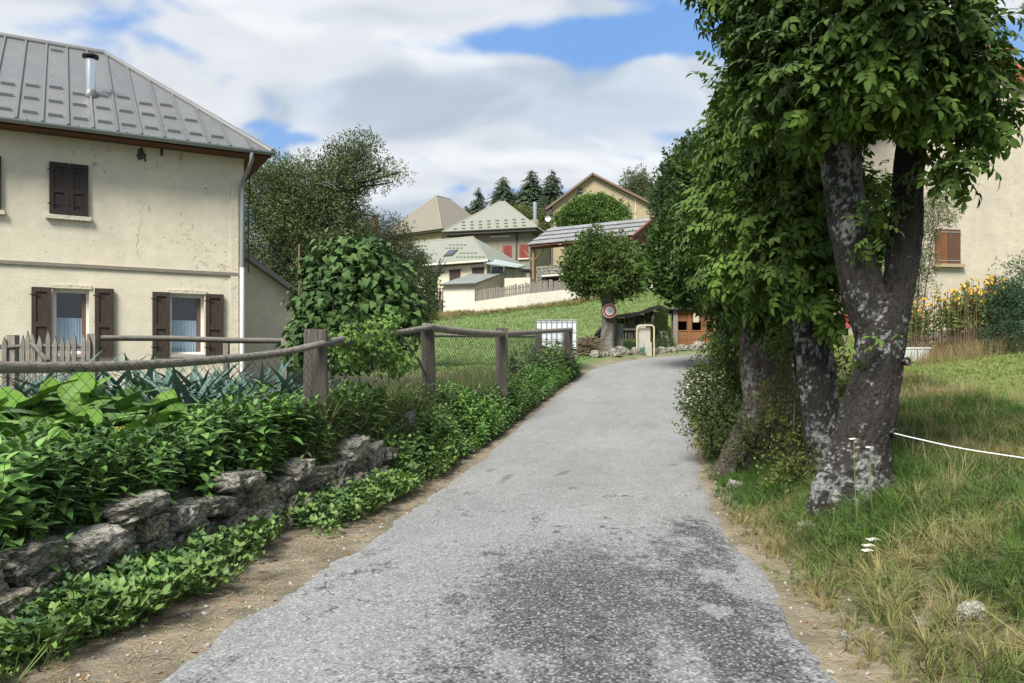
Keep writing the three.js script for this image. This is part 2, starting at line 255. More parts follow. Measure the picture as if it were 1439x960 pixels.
{
  const L = rcurve.getLength(), road = thing('road', 'narrow worn asphalt lane climbing between the wall and the trees', 'road', [0, 0, 0], 0, null, 'structure');
  const strip = (from, to, step, nc, paint, name, m, uvOf) => {
    const b = new MB(), rows = []; for (let s = 0; s < L - 1; s += 0.02) { const q = rcurve.getPointAt(s / L); if (q.z >= from && q.x < 60 && (to > 50 || q.z <= to)) { if (!rows.length || s - rows[rows.length - 1] >= step - 1e-6) rows.push(s); } }
    for (const s of rows) {
      const q = rcurve.getPointAt(s / L), t = rcurve.getTangentAt(s / L), k = Math.hypot(t.x, t.z), nx = t.z / k, nd = -t.x / k;
      const wl = 1.74 + 0.2 * (fbm(s * 1.4, 1, 0, 3) - 0.5) + 0.09 * (fbm(s * 9, 4, 0, 3) - 0.5), wr = 1.74 + 0.24 * (fbm(s * 1.2, 9, 0, 3) - 0.5) + 0.1 * (fbm(s * 9, 7, 0, 3) - 0.5);
      for (let i = 0; i <= nc; i++) {
        const l = lerp(-wl, wr, i / nc), wav = from === SEAM && s === rows[0] ? 0.02 + 0.9 * fbm(l * 1.3 + 4, 2, 0, 5) : 0, x = q.x + nx * l - wav * nd * -1, dd = q.z + nd * l - wav * nx, edge = i === 0 || i === nc;
        if (paint) { const g = roadTone(l, q.z < 30 ? q.z : s), w = 1 + 0.05 * (fbm(x, dd, 6.5, 2) - 0.5); b.color(g * w, g * 0.995, g * 0.97 / w); }
        b.v(x, q.y + (edge ? -0.03 : 0.012 + 0.012 * Math.cos(l) + 0.008 * (fbm(x * 1.5, dd * 1.5, 0, 2) - 0.5)) + (paint && q.z > 2 ? 0.003 : 0) - wav * t.y / k - (wav ? 0.002 : 0), -dd, ...uvOf(x, dd, l, q.z));
      }
    }
    for (let j = 0; j < rows.length - 1; j++) for (let i = 0; i < nc; i++) { const a = j * (nc + 1) + i; b.i.push(a, a + 1, a + nc + 2, a, a + nc + 2, a + nc + 1); }
    return b.build(name, m, road);
  };
  const far = mat([1, 1, 1], { vertexColors: true, map: rep(asphaltT, 0.55), bumpMap: rep(asphaltB, 0.55), bumpScale: 0.006, roughness: 0.9 });
  strip(SEAM, 99, 0.2, 40, true, 'upper_surface', far, (x, d) => [x, d]); strip(-8, 2.05, 0.3, 24, true, 'rear_surface', far, (x, d) => [x, d]);
  strip(2, SEAM + 0.06, 0.08, 44, false, 'worn_surface', mat([1, 1, 1], { map: nearT, bumpMap: rep(asphaltB, 0.55 * 3.8, 0.55 * 9.2), bumpScale: 0.006, roughness: 0.9 }), (x, d, l, z) => [(l + 1.9) / 3.8, (z - 2) / 9.2]);
}

// ------------------------------------------------------------------ shared materials
const wallCream = mat([0.72, 0.665, 0.525], { map: rep(plasterT, 0.22), bumpMap: rep(plasterB, 0.9), bumpScale: 0.004, roughness: 0.95 });
const wallPale = mat([0.68, 0.63, 0.50], { map: rep(plasterT, 0.3), bumpMap: rep(plasterB, 0.9), bumpScale: 0.012, roughness: 0.95 });
const wallTan = mat([0.40, 0.335, 0.215], { map: rep(plasterT, 0.15), bumpMap: rep(plasterB, 0.5), bumpScale: 0.02, roughness: 0.95 });
const wallOld = mat([0.27, 0.24, 0.185], { map: rep(plasterT, 0.12), bumpMap: rep(plasterB, 0.5), bumpScale: 0.02, roughness: 0.95 });
const wallGrey = mat([0.53, 0.475, 0.385], { map: rep(plasterT, 0.2), bumpMap: rep(plasterB, 0.75), bumpScale: 0.009, roughness: 0.95 });
const wallWhite = mat([0.70, 0.67, 0.58], { map: rep(plasterT, 0.2), bumpMap: rep(plasterB, 0.5), bumpScale: 0.015, roughness: 0.95 });
const concrete = mat([0.46, 0.44, 0.38], { map: rep(plasterT, 0.7), bumpMap: rep(plasterB, 1.5), bumpScale: 0.008 });
const zinc = mat([0.20, 0.205, 0.205], { metalness: 0.35, roughness: 0.5, map: rep(plasterT, 0.35) });
const zinc2 = mat([0.185, 0.19, 0.19], { metalness: 0.35, roughness: 0.52, map: rep(plasterT, 0.27) });
const zincDark = mat([0.15, 0.155, 0.15], { metalness: 0.35, roughness: 0.5 });
const steel = mat([0.62, 0.63, 0.64], { metalness: 0.9, roughness: 0.28 });
const gutterM = mat([0.30, 0.33, 0.33], { metalness: 0.5, roughness: 0.45 });
const black = mat([0.012, 0.012, 0.013], { roughness: 0.6 });
const shutterM = mat([0.075, 0.05, 0.036], { map: rep(woodT, 1.2), bumpMap: rep(woodB, 1.5), bumpScale: 0.006, roughness: 0.8 });
const shutterOld = mat([0.034, 0.022, 0.018], { map: rep(woodT, 1.2), bumpMap: rep(woodB, 1.5), bumpScale: 0.006, roughness: 0.75 });
const shutterRed = mat([0.30, 0.05, 0.035], { roughness: 0.7, map: rep(woodT, 1) });
const shutterOak = mat([0.26, 0.095, 0.035], { map: rep(woodT, 1.6), bumpMap: rep(woodB, 1.5), bumpScale: 0.005, roughness: 0.7 });
const shutterOakDark = mat([0.15, 0.07, 0.04], { map: rep(woodT, 1.6), bumpMap: rep(woodB, 1.5), bumpScale: 0.005, roughness: 0.7 });
const soffitM = mat([0.22, 0.09, 0.05], { map: rep(woodT, 1) });
const redWood = mat([0.20, 0.07, 0.035], { map: rep(woodT, 1) });
const greyWood = mat([0.40, 0.37, 0.32], { map: rep(woodT, 2), bumpMap: rep(woodB, 2.5), bumpScale: 0.012 });
const greyWood2 = mat([0.33, 0.30, 0.26], { map: rep(woodT, 2), bumpMap: rep(woodB, 2.5), bumpScale: 0.012 });
const postWood = mat([0.30, 0.27, 0.225], { map: rep(woodT, 2.2, 1), bumpMap: rep(woodB, 2, 1), bumpScale: 0.03 });
const postWood2 = mat([0.20, 0.185, 0.16], { map: rep(woodT, 2.2, 1), bumpMap: rep(woodB, 2, 1), bumpScale: 0.03 });
const paleWood = mat([0.34, 0.22, 0.11], { map: rep(woodT, 1.5) });
const whitePaint = mat([0.78, 0.78, 0.74], { roughness: 0.5 });
const brownFrame = mat([0.16, 0.09, 0.055], { roughness: 0.5 });
const glass = new THREE.MeshPhysicalMaterial({ color: rgb(0.9, 0.95, 1), roughness: 0.03, transmission: 1, thickness: 0, side: THREE.DoubleSide });
const darkGlass = mat([0.02, 0.025, 0.03], { roughness: 0.08 });
const skyGlass = mat([0.05, 0.07, 0.09], { roughness: 0.05, metalness: 0.2 });
const lace = mat([0.72, 0.78, 0.78], { roughness: 1, map: rep(tex(128, grey((u, v) => { const a = Math.hypot(((u * 4) % 1) - 0.5, ((v * 4 + (Math.floor(u * 4) % 2) * 0.5) % 1) - 0.5); return a < 0.22 ? 1 : 0.74 + 0.14 * vn(u * 64, v * 64, 0, 64); })), 3.2) });
const room = mat([0.38, 0.33, 0.27]);
const ironM = mat([0.03, 0.03, 0.03], { metalness: 0.6, roughness: 0.5 });

// ------------------------------------------------------------------ big cream farmhouse
{
  const g = thing('farmhouse', 'cream rendered farmhouse with grey metal roof and brown shutters behind the vegetable garden', 'house', [-5.87, 0.75, -17.6], 29.2 * Math.PI / 180);
  const L = (px, py, z = 0) => local(g, px, py, z), W = -13.5, OH = 0.5, D = -9;
  const e = L(200, 192.5, OH).y, rp = L(147, 77, D / 2), rx = rp.x, ry = rp.y, run = OH - D / 2, top = e + 0.12;
  const win = [[L(75, 405), L(125, 497)], [L(239, 412), L(287, 498)]].map(([a, b]) => [a.x, b.x, b.y, a.y]);
  const s = new THREE.Shape([[W, 0], [0, 0], [0, top], [W, top]].map((q) => new THREE.Vector2(...q)));
  for (const [x0, x1, y0, y1] of win) s.holes.push(new THREE.Path([[x0, y0], [x1, y0], [x1, y1], [x0, y1]].map((q) => new THREE.Vector2(...q))));
  mesh('wall', new THREE.ExtrudeGeometry(s, { depth: 0.4, bevelEnabled: false }), wallCream, g, [0, 0, -0.4]);
  bx(g, 'wall', wallCream, -0.4, -0.003, 0, top, D + 0.4, -0.4); bx(g, 'wall', wallCream, W, 0, 0, top, D, D + 0.4); bx(g, 'wall', wallCream, W, W + 0.4, 0, top, D + 0.4, -0.4);
  bx(g, 'floor', room, W + 0.4, -0.4, 0.3, 0.4, D + 0.4, -0.4); bx(g, 'ceiling', room, W + 0.4, -0.4, 2.9, 3.0, D + 0.4, -0.4);
  // windows: frame, pane, lace curtain
  for (const [k, [x0, x1, y0, y1]] of win.entries()) {
    const w = sub('window', g), f = 0.05, z = -0.16;
    for (const [a, b, c, d] of [[x0, x0 + f, y0, y1], [x1 - f, x1, y0, y1], [x0 + f, x1 - f, y0, y0 + f], [x0 + f, x1 - f, y1 - f * 1.4, y1]]) bx(w, 'frame', whitePaint, a, b, c, d, z - 0.05, z);
    bx(w, 'mullion', brownFrame, x1 - f - 0.075, x1 - f - 0.003, y0 + f, y1 - f * 1.4, z - 0.045, z - 0.005);
    bx(w, 'pane', glass, x0 + f, x1 - f - 0.078, y0 + f, y1 - f * 1.4, z - 0.032, z - 0.028);
    const c = new MB(), cy = y0 + (y1 - y0) * (k ? 0.57 : 0.56), n = 36; for (let i = 0; i < n; i++) { const q = (i2) => [lerp(x0 + 0.04, x1 - 0.04, i2 / n), z - 0.11 + 0.016 * Math.sin(i2 * 1.9 + k)], [xa, za] = q(i), [xb, zb] = q(i + 1); c.quad([xa, y0 + 0.03, za], [xb, y0 + 0.03, zb], [xb, cy, zb], [xa, cy, za], [[xa, 0], [xb, 0], [xb, cy - y0], [xa, cy - y0]]); }
    c.build('curtain', lace, w);
    bx(g, 'sill', concrete, x0 - 0.06, x1 + 0.06, y0 - 0.07, y0 - 0.003, -0.16, 0.06);
    bx(g, 'lintel_trim', wallPale, x0 - 0.05, x1 + 0.05, y1 + 0.004, y1 + 0.08, -0.02, 0.022);
  }
  // panelled shutters
  const shutter = (xa, xb, ya, yb, m, z = 0.03) => {
    const q = sub('shutter', g), f = 0.075, ym = ya + (yb - ya) * 0.46;
    bx(q, 'board', m, xa + f, xb - f, ya + f, yb - f, z, z + 0.02);
    bx(q, 'stile', m, xa, xa + f, ya, yb, z - 0.003, z + 0.042); bx(q, 'stile', m, xb - f, xb, ya, yb, z - 0.003, z + 0.042);
    for (const y of [ya, ym - 0.045, yb - f * 1.2]) bx(q, 'rail', m, xa + f, xb - f, y, y + 0.09, z - 0.002, z + 0.04);
    for (const y of [ya + 0.18, yb - 0.16]) bx(q, 'hinge', ironM, xa - 0.03, xa + 0.16, y, y + 0.022, z + 0.042, z + 0.048);
  };
  for (const [a, b, t, u] of [[44, 72, 403, 501], [133, 160, 405, 501], [214, 238.5, 410, 501], [289, 314, 413, 501]]) { const p = L(a, t, 0.04), q = L(b, u, 0.04); shutter(p.x, q.x, q.y, p.y, shutterM); }
  const ua = L(69, 227, 0.04), ub = L(124, 304, 0.04), um = (ua.x + ub.x) / 2; shutter(ua.x, um - 0.005, ub.y, ua.y, shutterOld); shutter(um + 0.005, ub.x, ub.y, ua.y, shutterOld);
  bx(g, 'sill', wallPale, ua.x - 0.06, ub.x + 0.06, ub.y - 0.1, ub.y - 0.02, -0.05, 0.09);
  const uc = L(1.5, 222, 0.04); shutter(uc.x - 0.45, uc.x, ub.y, ua.y, shutterOld); shutter(uc.x - 0.91, uc.x - 0.46, ub.y, ua.y, shutterOld); bx(g, 'sill', wallPale, uc.x - 1, uc.x + 0.06, ub.y - 0.1, ub.y - 0.02, -0.05, 0.09);
  // string course, broken render, crack
  const ty = L(168, 377).y; bx(g, 'string_course', mat([0.25, 0.22, 0.18], { map: rep(plasterT, 1.1) }), W, -0.03, ty - 0.035, ty + 0.035, -0.05, 0.035);
  const blot = (px, py, w, h, seed) => { const c = L(px, py), b = new MB(), r = mul(seed), n = 22, pts = []; for (let i = 0; i < n; i++) { const a = i / n * 6.283, k = 0.6 + 0.55 * r(); pts.push([c.x + Math.cos(a) * w * k, c.y + Math.sin(a) * h * k, 0.004]); } for (let i = 0; i < n; i++) b.tri([c.x, c.y, 0.004], pts[i], pts[(i + 1) % n]); b.build('broken_render', mat([0.17, 0.15, 0.125], { map: rep(rockT, 2) }), g); };
  blot(198, 216, 0.1, 0.15, 3); blot(227, 212, 0.035, 0.13, 4); blot(204, 224, 0.03, 0.06, 6); blot(289, 265, 0.03, 0.014, 5); 
  { const b = new MB(), r = mul(9); let prev = null; for (let k = 0; k <= 46; k++) { const y = lerp(228, 360, k / 46), q = L(204 - 12 * k / 46 + (fbm(k * 0.5, 2, 0, 3) - 0.5) * 9, y), w = 0.001 + 0.005 * sm(0.6, 0.9, k / 46) * r() + 0.001 * r(); if (prev) b.quad([prev.x - w, prev.y, 0.003], [prev.x + w, prev.y, 0.003], [q.x + w, q.y, 0.003], [q.x - w, q.y, 0.003]); prev = q; } b.build('crack', mat([0.33, 0.29, 0.22]), g); }
  { const r = mul(31), m = mat([0.30, 0.25, 0.17]); const b = new MB(); for (let k = 0; k < 70; k++) { const q = k < 45 ? L(rr(262, 330, r), rr(335, 383, r)) : L(rr(60, 330, r), rr(320, 384, r)), w = rr(0.006, 0.02, r), h = rr(0.004, 0.016, r); b.quad([q.x - w, q.y, 0.003], [q.x + w * 0.3, q.y - h, 0.003], [q.x + w, q.y + h * 0.4, 0.003], [q.x - w * 0.2, q.y + h, 0.003]); } b.build('chipped_render', m, g).userData.kind = 'stuff'; }
  // roof: standing-seam sheets, snow guards, ridge and hip caps
  const roof = sub('roof', g), at = (x, t, up = 0) => { const n = Math.hypot(run, ry - e); return [x, e + t * (ry - e) + up * run / n, OH - t * run + up * (ry - e) / n]; }, x1 = OH, tt = (x) => x < rx ? 1 : clamp((x1 - x) / (x1 - rx));
  for (let x = x1, k = 0; x > W; x -= 0.43, k++) {
    const a = x - 0.43, b = new MB(), m = 0.025, A = at(a, 0, m), B = at(x, 0, m), C = at(x, tt(x), m), E = at(a, tt(a), m), sl = Math.hypot(run, ry - e);
    b.quad(A, B, C, E, [[a, 0], [x, 0], [x, tt(x) * sl], [a, tt(a) * sl]]); b.quad(at(a, 0, 0), at(x, 0, 0), B, A);
    if (a < rx && x > rx) b.tri(E, C, at(rx, 1, m));
    const q = tt(a - 0.03); b.quad(at(a - 0.018, 0, m), at(a - 0.018, 0, m + 0.045), at(a - 0.018, q, m + 0.045), at(a - 0.018, q, m)); b.quad(at(a + 0.018, 0, m + 0.045), at(a + 0.018, 0, m), at(a + 0.018, q, m), at(a + 0.018, q, m + 0.045)); b.quad(at(a - 0.018, 0, m + 0.045), at(a + 0.018, 0, m + 0.045), at(a + 0.018, q, m + 0.045), at(a - 0.018, q, m + 0.045));
    b.build('roof_sheet', k % 2 ? zinc : zinc2, roof);
    for (const t of [0.075, 0.225, 0.39 - 0.02 * (k % 3), 0.70 + 0.06 * (k % 2), 0.9]) {
      if (t > tt(x) - 0.08 || (k + Math.round(t * 10)) % 2 && t > 0.5 || t > 0.85 && k % 3) continue;
      const c = new MB(), u = 0.125, X = (a + x) / 2; c.quad(at(X - u, t, m), at(X + u, t, m), at(X + u, t + 0.004, m + 0.055), at(X - u, t + 0.004, m + 0.055)); c.quad(at(X - u, t + 0.004, m + 0.055), at(X + u, t + 0.004, m + 0.055), at(X + u, t + 0.016, m + 0.055), at(X - u, t + 0.016, m + 0.055)); c.build('snow_guard', zincDark, roof);
    }
  }
  const bk = (t) => [0, e + t * (ry - e), D - OH + t * run];
  new MB().quad([W, bk(0)[1], bk(0)[2]], [x1, bk(0)[1], bk(0)[2]], [rx, ry, D / 2], [W, ry, D / 2]).build('roof_slope', zinc, roof);
  new MB().tri([x1, e, OH], [x1, e, D - OH], [rx, ry, D / 2]).build('roof_slope', zinc, roof);
  new MB().tube([V(...at(W, 1, 0.03)), V(...at(rx, 1, 0.03))], 0.085, 8).build('ridge_cap', zinc2, roof);
  new MB().tube([V(...at(rx, 1, 0.03)), V(...at(x1, 0, 0.03))], 0.075, 8).build('hip_cap', zinc2, roof);
  bx(g, 'soffit', soffitM, W, x1 - 0.03, e - 0.07, e - 0.03, 0.003, OH - 0.02); bx(g, 'soffit', soffitM, 0.003, x1 - 0.03, e - 0.071, e - 0.031, D - OH, 0);
  bx(g, 'fascia', soffitM, W, x1 - 0.02, e - 0.10, e - 0.02, OH - 0.045, OH - 0.02);
  { const b = new MB(), n = 8; for (let i = 0; i < n; i++) { const p = (k) => [Math.cos(Math.PI * (1 + k / n)) * 0.075, Math.sin(Math.PI * (1 + k / n)) * 0.075], [z0, y0] = p(i), [z1, y1] = p(i + 1); b.quad([W, e + y0 + 0.01, OH + 0.07 + z0], [x1 + 0.05, e + y0 + 0.01, OH + 0.07 + z0], [x1 + 0.05, e + y1 + 0.01, OH + 0.07 + z1], [W, e + y1 + 0.01, OH + 0.07 + z1]); } b.build('gutter', gutterM, g); }
  for (let x = x1 - 0.3; x > W; x -= 0.85) { const b = new MB(); b.tube([V(x, e + 0.02, OH - 0.01), V(x, e - 0.07, OH + 0.07), V(x, e + 0.03, OH + 0.155)], 0.014, 4); b.build('gutter_bracket', gutterM, g); }
  { const c = -0.05, b = new MB(); b.tube([V(c + 0.1, e - 0.05, OH + 0.07), V(c + 0.1, e - 0.22, OH + 0.07), V(c + 0.07, e - 0.4, 0.28), V(c, e - 0.6, 0.09), V(c, e - 0.8, 0.075), V(c, 3.0, 0.075)], 0.045, 8); b.build('downpipe', gutterM, g); new MB().tube([V(c, 3.0, 0.075), V(c, 0.3, 0.075)], 0.05, 8).build('downpipe', whitePaint, g);
    new MB().tube([V(c + 0.17, e - 0.45, 0.03), V(c + 0.14, 4, 0.02), V(c + 0.14, 2.9, 0.02)], 0.013, 5).build('cable', ironM, g); bx(g, 'corner_strip', wallPale, -0.28, -0.12, 0.2, e - 0.6, 0.002, 0.03); }
  // flue
  { const q = L(127, 134, -1), inv = g.matrixWorld.clone().invert(), o = V(0, EYE, 0).applyMatrix4(inv), dir = P(127, 136, 1).applyMatrix4(inv).sub(o), k = (ry - e) / run, t = (e + (OH - o.z) * k - o.y) / (dir.y + dir.z * k), p = o.clone().addScaledVector(dir, t);
    const f = sub('flue', g); new MB().tube([p.clone().add(V(0, -0.15, 0)), p.clone().add(V(0, 0.8, 0))], 0.105, 16).build('pipe', steel, f); new MB().tube([p.clone().add(V(0, -0.1, 0)), p.clone().add(V(0, 0.14, 0))], [0.19, 0.115], 14).build('flashing', zincDark, f);
    new MB().tube([p.clone().add(V(0, 0.8, 0)), p.clone().add(V(0, 0.84, 0))], [0.085, 0.085], 14).build('collar', black, f); new MB().tube([p.clone().add(V(0, 0.84, 0)), p.clone().add(V(0, 0.90, 0)), p.clone().add(V(0, 0.93, 0))], [0.165, 0.16, 0.05], 16).build('cap', black, f); }
  // lean-to
  { const z = -1.2, a = L(349, 361, z), b = L(428, 417, z), k = (b.y - a.y) / (b.x - a.x), yy = (x) => a.y + k * (x - a.x) - 0.08, X = b.x - 0.25;
    const s2 = new THREE.Shape([[0.003, 0], [X, 0], [X, yy(X)], [0.003, yy(0)]].map((q) => new THREE.Vector2(...q))); mesh('annex_wall', new THREE.ExtrudeGeometry(s2, { depth: 5, bevelEnabled: false }), wallPale, g, [0, 0, z - 5.2]);
    const r = new MB(), A = [0.01, yy(0) + 0.004], B = [b.x, yy(b.x) + 0.004]; for (const [h0, h1, zz] of [[0, 0.13, 0]]) { const z0 = z + 0.05, z1 = z - 5.4; r.quad([A[0], A[1] + h1, z0], [B[0], B[1] + h1, z0], [B[0], B[1] + h1, z1], [A[0], A[1] + h1, z1]); r.quad([A[0], A[1], z0], [B[0], B[1], z0], [B[0], B[1] + h1, z0], [A[0], A[1] + h1, z0]); r.quad([B[0], B[1], z0], [B[0], B[1], z1], [B[0], B[1] + h1, z1], [B[0], B[1] + h1, z0]); r.quad([A[0], A[1], z0], [B[0], B[1], z0], [B[0], B[1], z1], [A[0], A[1], z1]); } r.build('annex_roof', mat([0.2, 0.19, 0.17], { roughness: 0.7 }), g); }
}

// ------------------------------------------------------------------ old timber garden fence before the farmhouse
{
  const d = 12.4, g = thing('picket_fence', 'old grey picket fence with a pole rail in front of the farmhouse windows', 'fence', [0, 0, 0]);
  const r = mul(5), base = (px, dd) => { const p = P(px, 500, dd); return H(p.x, dd); };
  const slat = (px, top, w, m, tilt = 0, dd = d, pointed = true) => { const p = P(px, top, dd), h = p.y - base(px, dd) - 0.02, b = new MB(); const W = w / 2; b.box(-W, W, 0, h - (pointed ? 0.12 : 0), -0.012, 0.012); if (pointed) { b.tri([-W, h - 0.12, 0.012], [W, h - 0.12, 0.012], [0, h, 0.012]); b.tri([W, h - 0.12, -0.012], [-W, h - 0.12, -0.012], [0, h, -0.012]); b.quad([-W, h - 0.12, 0.012], [0, h, 0.012], [0, h, -0.012], [-W, h - 0.12, -0.012]); b.quad([W, h - 0.12, -0.012], [0, h, -0.012], [0, h, 0.012], [W, h - 0.12, 0.012]); } const o = b.build('picket', m, g, [p.x, p.y - h, -dd]); o.rotation.z = tilt; };
  for (let k = 0; k < 11; k++) slat(30 + k * 9.3 + rr(-1, 1, r), rr(464, 473, r) + (k > 5 ? 3 : 0), 0.066, k % 2 ? greyWood : greyWood2, rr(-0.03, 0.03, r));
  for (const px of [-14, -4, 6]) slat(px, 473, 0.075, greyWood2, 0, d, true);
  const postB = (px, top, w, dd) => { const p = P(px, top, dd), y = base(px, dd); bx(g, 'post', greyWood, p.x - w / 2, p.x + w / 2, y - 0.1, p.y, -dd - w / 2, -dd + w / 2); };
  postB(130.5, 469, 0.13, d + 0.1); postB(18, 471, 0.13, d + 0.1); postB(400, 476, 0.1, 14.6); postB(318, 478, 0.09, 14.1);
  const rail = (a, b, m, rad = 0.035) => new MB().tube([a, a.clone().lerp(b, 0.33).add(V(0, 0.012, 0)), a.clone().lerp(b, 0.66).add(V(0, -0.01, 0)), b], (t, q, p) => rad * (0.9 + 0.25 * vn(t * 9, q, 0)), 8).build('rail', m, g);
  rail(P(142, 475, d + 0.1), P(404, 479, 14.7), greyWood, 0.045); rail(P(20, 487, d + 0.03), P(128, 486, d + 0.03), greyWood2, 0.03); rail(P(-30, 487, d + 0.03), P(20, 487, d + 0.03), greyWood2, 0.03); rail(P(44, 482, d - 0.04), P(66, 507, d - 0.04), greyWood, 0.032);
}

// ------------------------------------------------------------------ dry stone retaining wall along the lane
const wallAt = (d) => { let q = roadS[0]; for (const s of roadS) if (Math.abs(s.z - d) < Math.abs(q.z - d)) q = s; return q.x - wallLat(d) * 1.012; };
function rockGeo(seed, nx = 7, ny = 6, nz = 5, round = 0.32, amp = 0.13) {
  const g = new THREE.BoxGeometry(1, 1, 1, nx, ny, nz), p = g.attributes.position, v = V();
  for (let k = 0; k < p.count; k++) { v.fromBufferAttribute(p, k); const s = v.clone().normalize().multiplyScalar(0.62); v.lerp(s, round); const n = fbm(v.x * 2.2 + seed * 7.3, v.y * 2.2 + 11, v.z * 2.2 + 5.1 + seed, 4) - 0.5, n2 = 1 - Math.abs(2 * fbm(v.x * 2.6 + seed, v.y * 5 + 3, v.z * 2.6 + 20.3, 4) - 1), n3 = fbm(v.x * 9 + seed, v.y * 9, v.z * 9 + 2.3, 2) - 0.5; v.multiplyScalar(1 + amp * 2.2 * n - amp * 0.8 * sm(0.8, 1, n2) + amp * 0.5 * n3); p.setXYZ(k, v.x, v.y, v.z); }
  g.computeVertexNormals(); return g;
}
const rocks = Array.from({ length: 7 }, (_, k) => rockGeo(k + 1, 11, 9, 7, 0.28, 0.2));
const rockM = [[0.54, 0.52, 0.465], [0.43, 0.41, 0.36], [0.33, 0.31, 0.265], [0.45, 0.42, 0.32]].map((c) => mat(c, { map: rep(rockT, 0.8), bumpMap: rep(rockB, 0.9), bumpScale: 0.05, roughness: 0.95 }));
const paleRock = [[0.60, 0.58, 0.53], [0.5, 0.48, 0.43]].map((c) => mat(c, { map: rep(rockT, 0.8), bumpMap: rep(rockB, 0.9), bumpScale: 0.04, roughness: 0.95 }));
{
  const g = thing('retaining_wall', 'low retaining wall of rough grey stones overgrown with nettles beside the lane', 'wall'), r = mul(77);
  const place = (d, y, w, h, dep, out, m) => {
    const x = wallAt(d), dx = wallAt(d + 0.3) - wallAt(d - 0.3), a = Math.atan2(0.6, dx);      // wall direction in plan
    const o = mesh('stone', rocks[Math.floor(r() * 7)], m ?? rockM[Math.floor(r() * 4)], g, [x + out, y, -d]);
    o.rotation.set(rr(-0.1, 0.1, r), a + rr(-0.12, 0.12, r), rr(-0.12, 0.12, r)); o.scale.set(w * 0.96, h * 0.95, dep);
  };
  for (let row = 0; row < 3; row++) for (let d = 2.2; d < 11.2;) {
    const w = rr(0.2, 0.52, r) * (row === 2 ? 1.05 : 1), x = wallAt(d), base = near(x, d).h, hh = 0.195;
    place(d + w / 2, base + 0.06 + row * 0.175 + rr(-0.02, 0.02, r), w, hh * rr(0.9, 1.25, r), rr(0.3, 0.42, r), rr(-0.09, 0.08, r) - row * 0.03); d += w * 0.93;
  }
  for (const [d, y, w, h] of [[5.9, 0.57, 0.55, 0.16], [7.3, 0.56, 0.6, 0.2], [9.9, 0.56, 0.6, 0.28], [10.4, 0.45, 0.5, 0.3], [8.4, 0.52, 0.4, 0.2], [10.9, 0.36, 0.4, 0.3]]) place(d, y, w, h, 0.36, -0.03, rockM[d > 9 ? 0 : 1]);
  const b = new MB(); let prev = null; for (let d = 1.6; d < 11.6; d += 0.25) { const q = [wallAt(d) - 0.13, d]; if (prev) { const h0 = near(...prev).h - 0.1, h1 = near(...q).h - 0.1; b.quad([prev[0], h0, -prev[1]], [q[0], h1, -q[1]], [q[0], h1 + 0.58, -q[1]], [prev[0], h0 + 0.58, -prev[1]]); } prev = q; }
  b.build('stone_core', rockM[1], g);
  for (const [px, py, d, s] of [[566, 602, 12.1, 0.24], [615, 580, 13.2, 0.3], [590, 574, 13.4, 0.28], [680, 556, 16.6, 0.36]]) { const p = P(px, py, d), o = mesh('fallen_stone', rocks[2], paleRock[1], null, [p.x, H(p.x, d) + 0.12, p.z], [0.2, d, 0.4], [s * 1.5, s, s]); tag(o, 'pale grey stone lying among the nettles on the bank below the wire fence', 'stone', 'pale stones on the nettle bank'); }
}

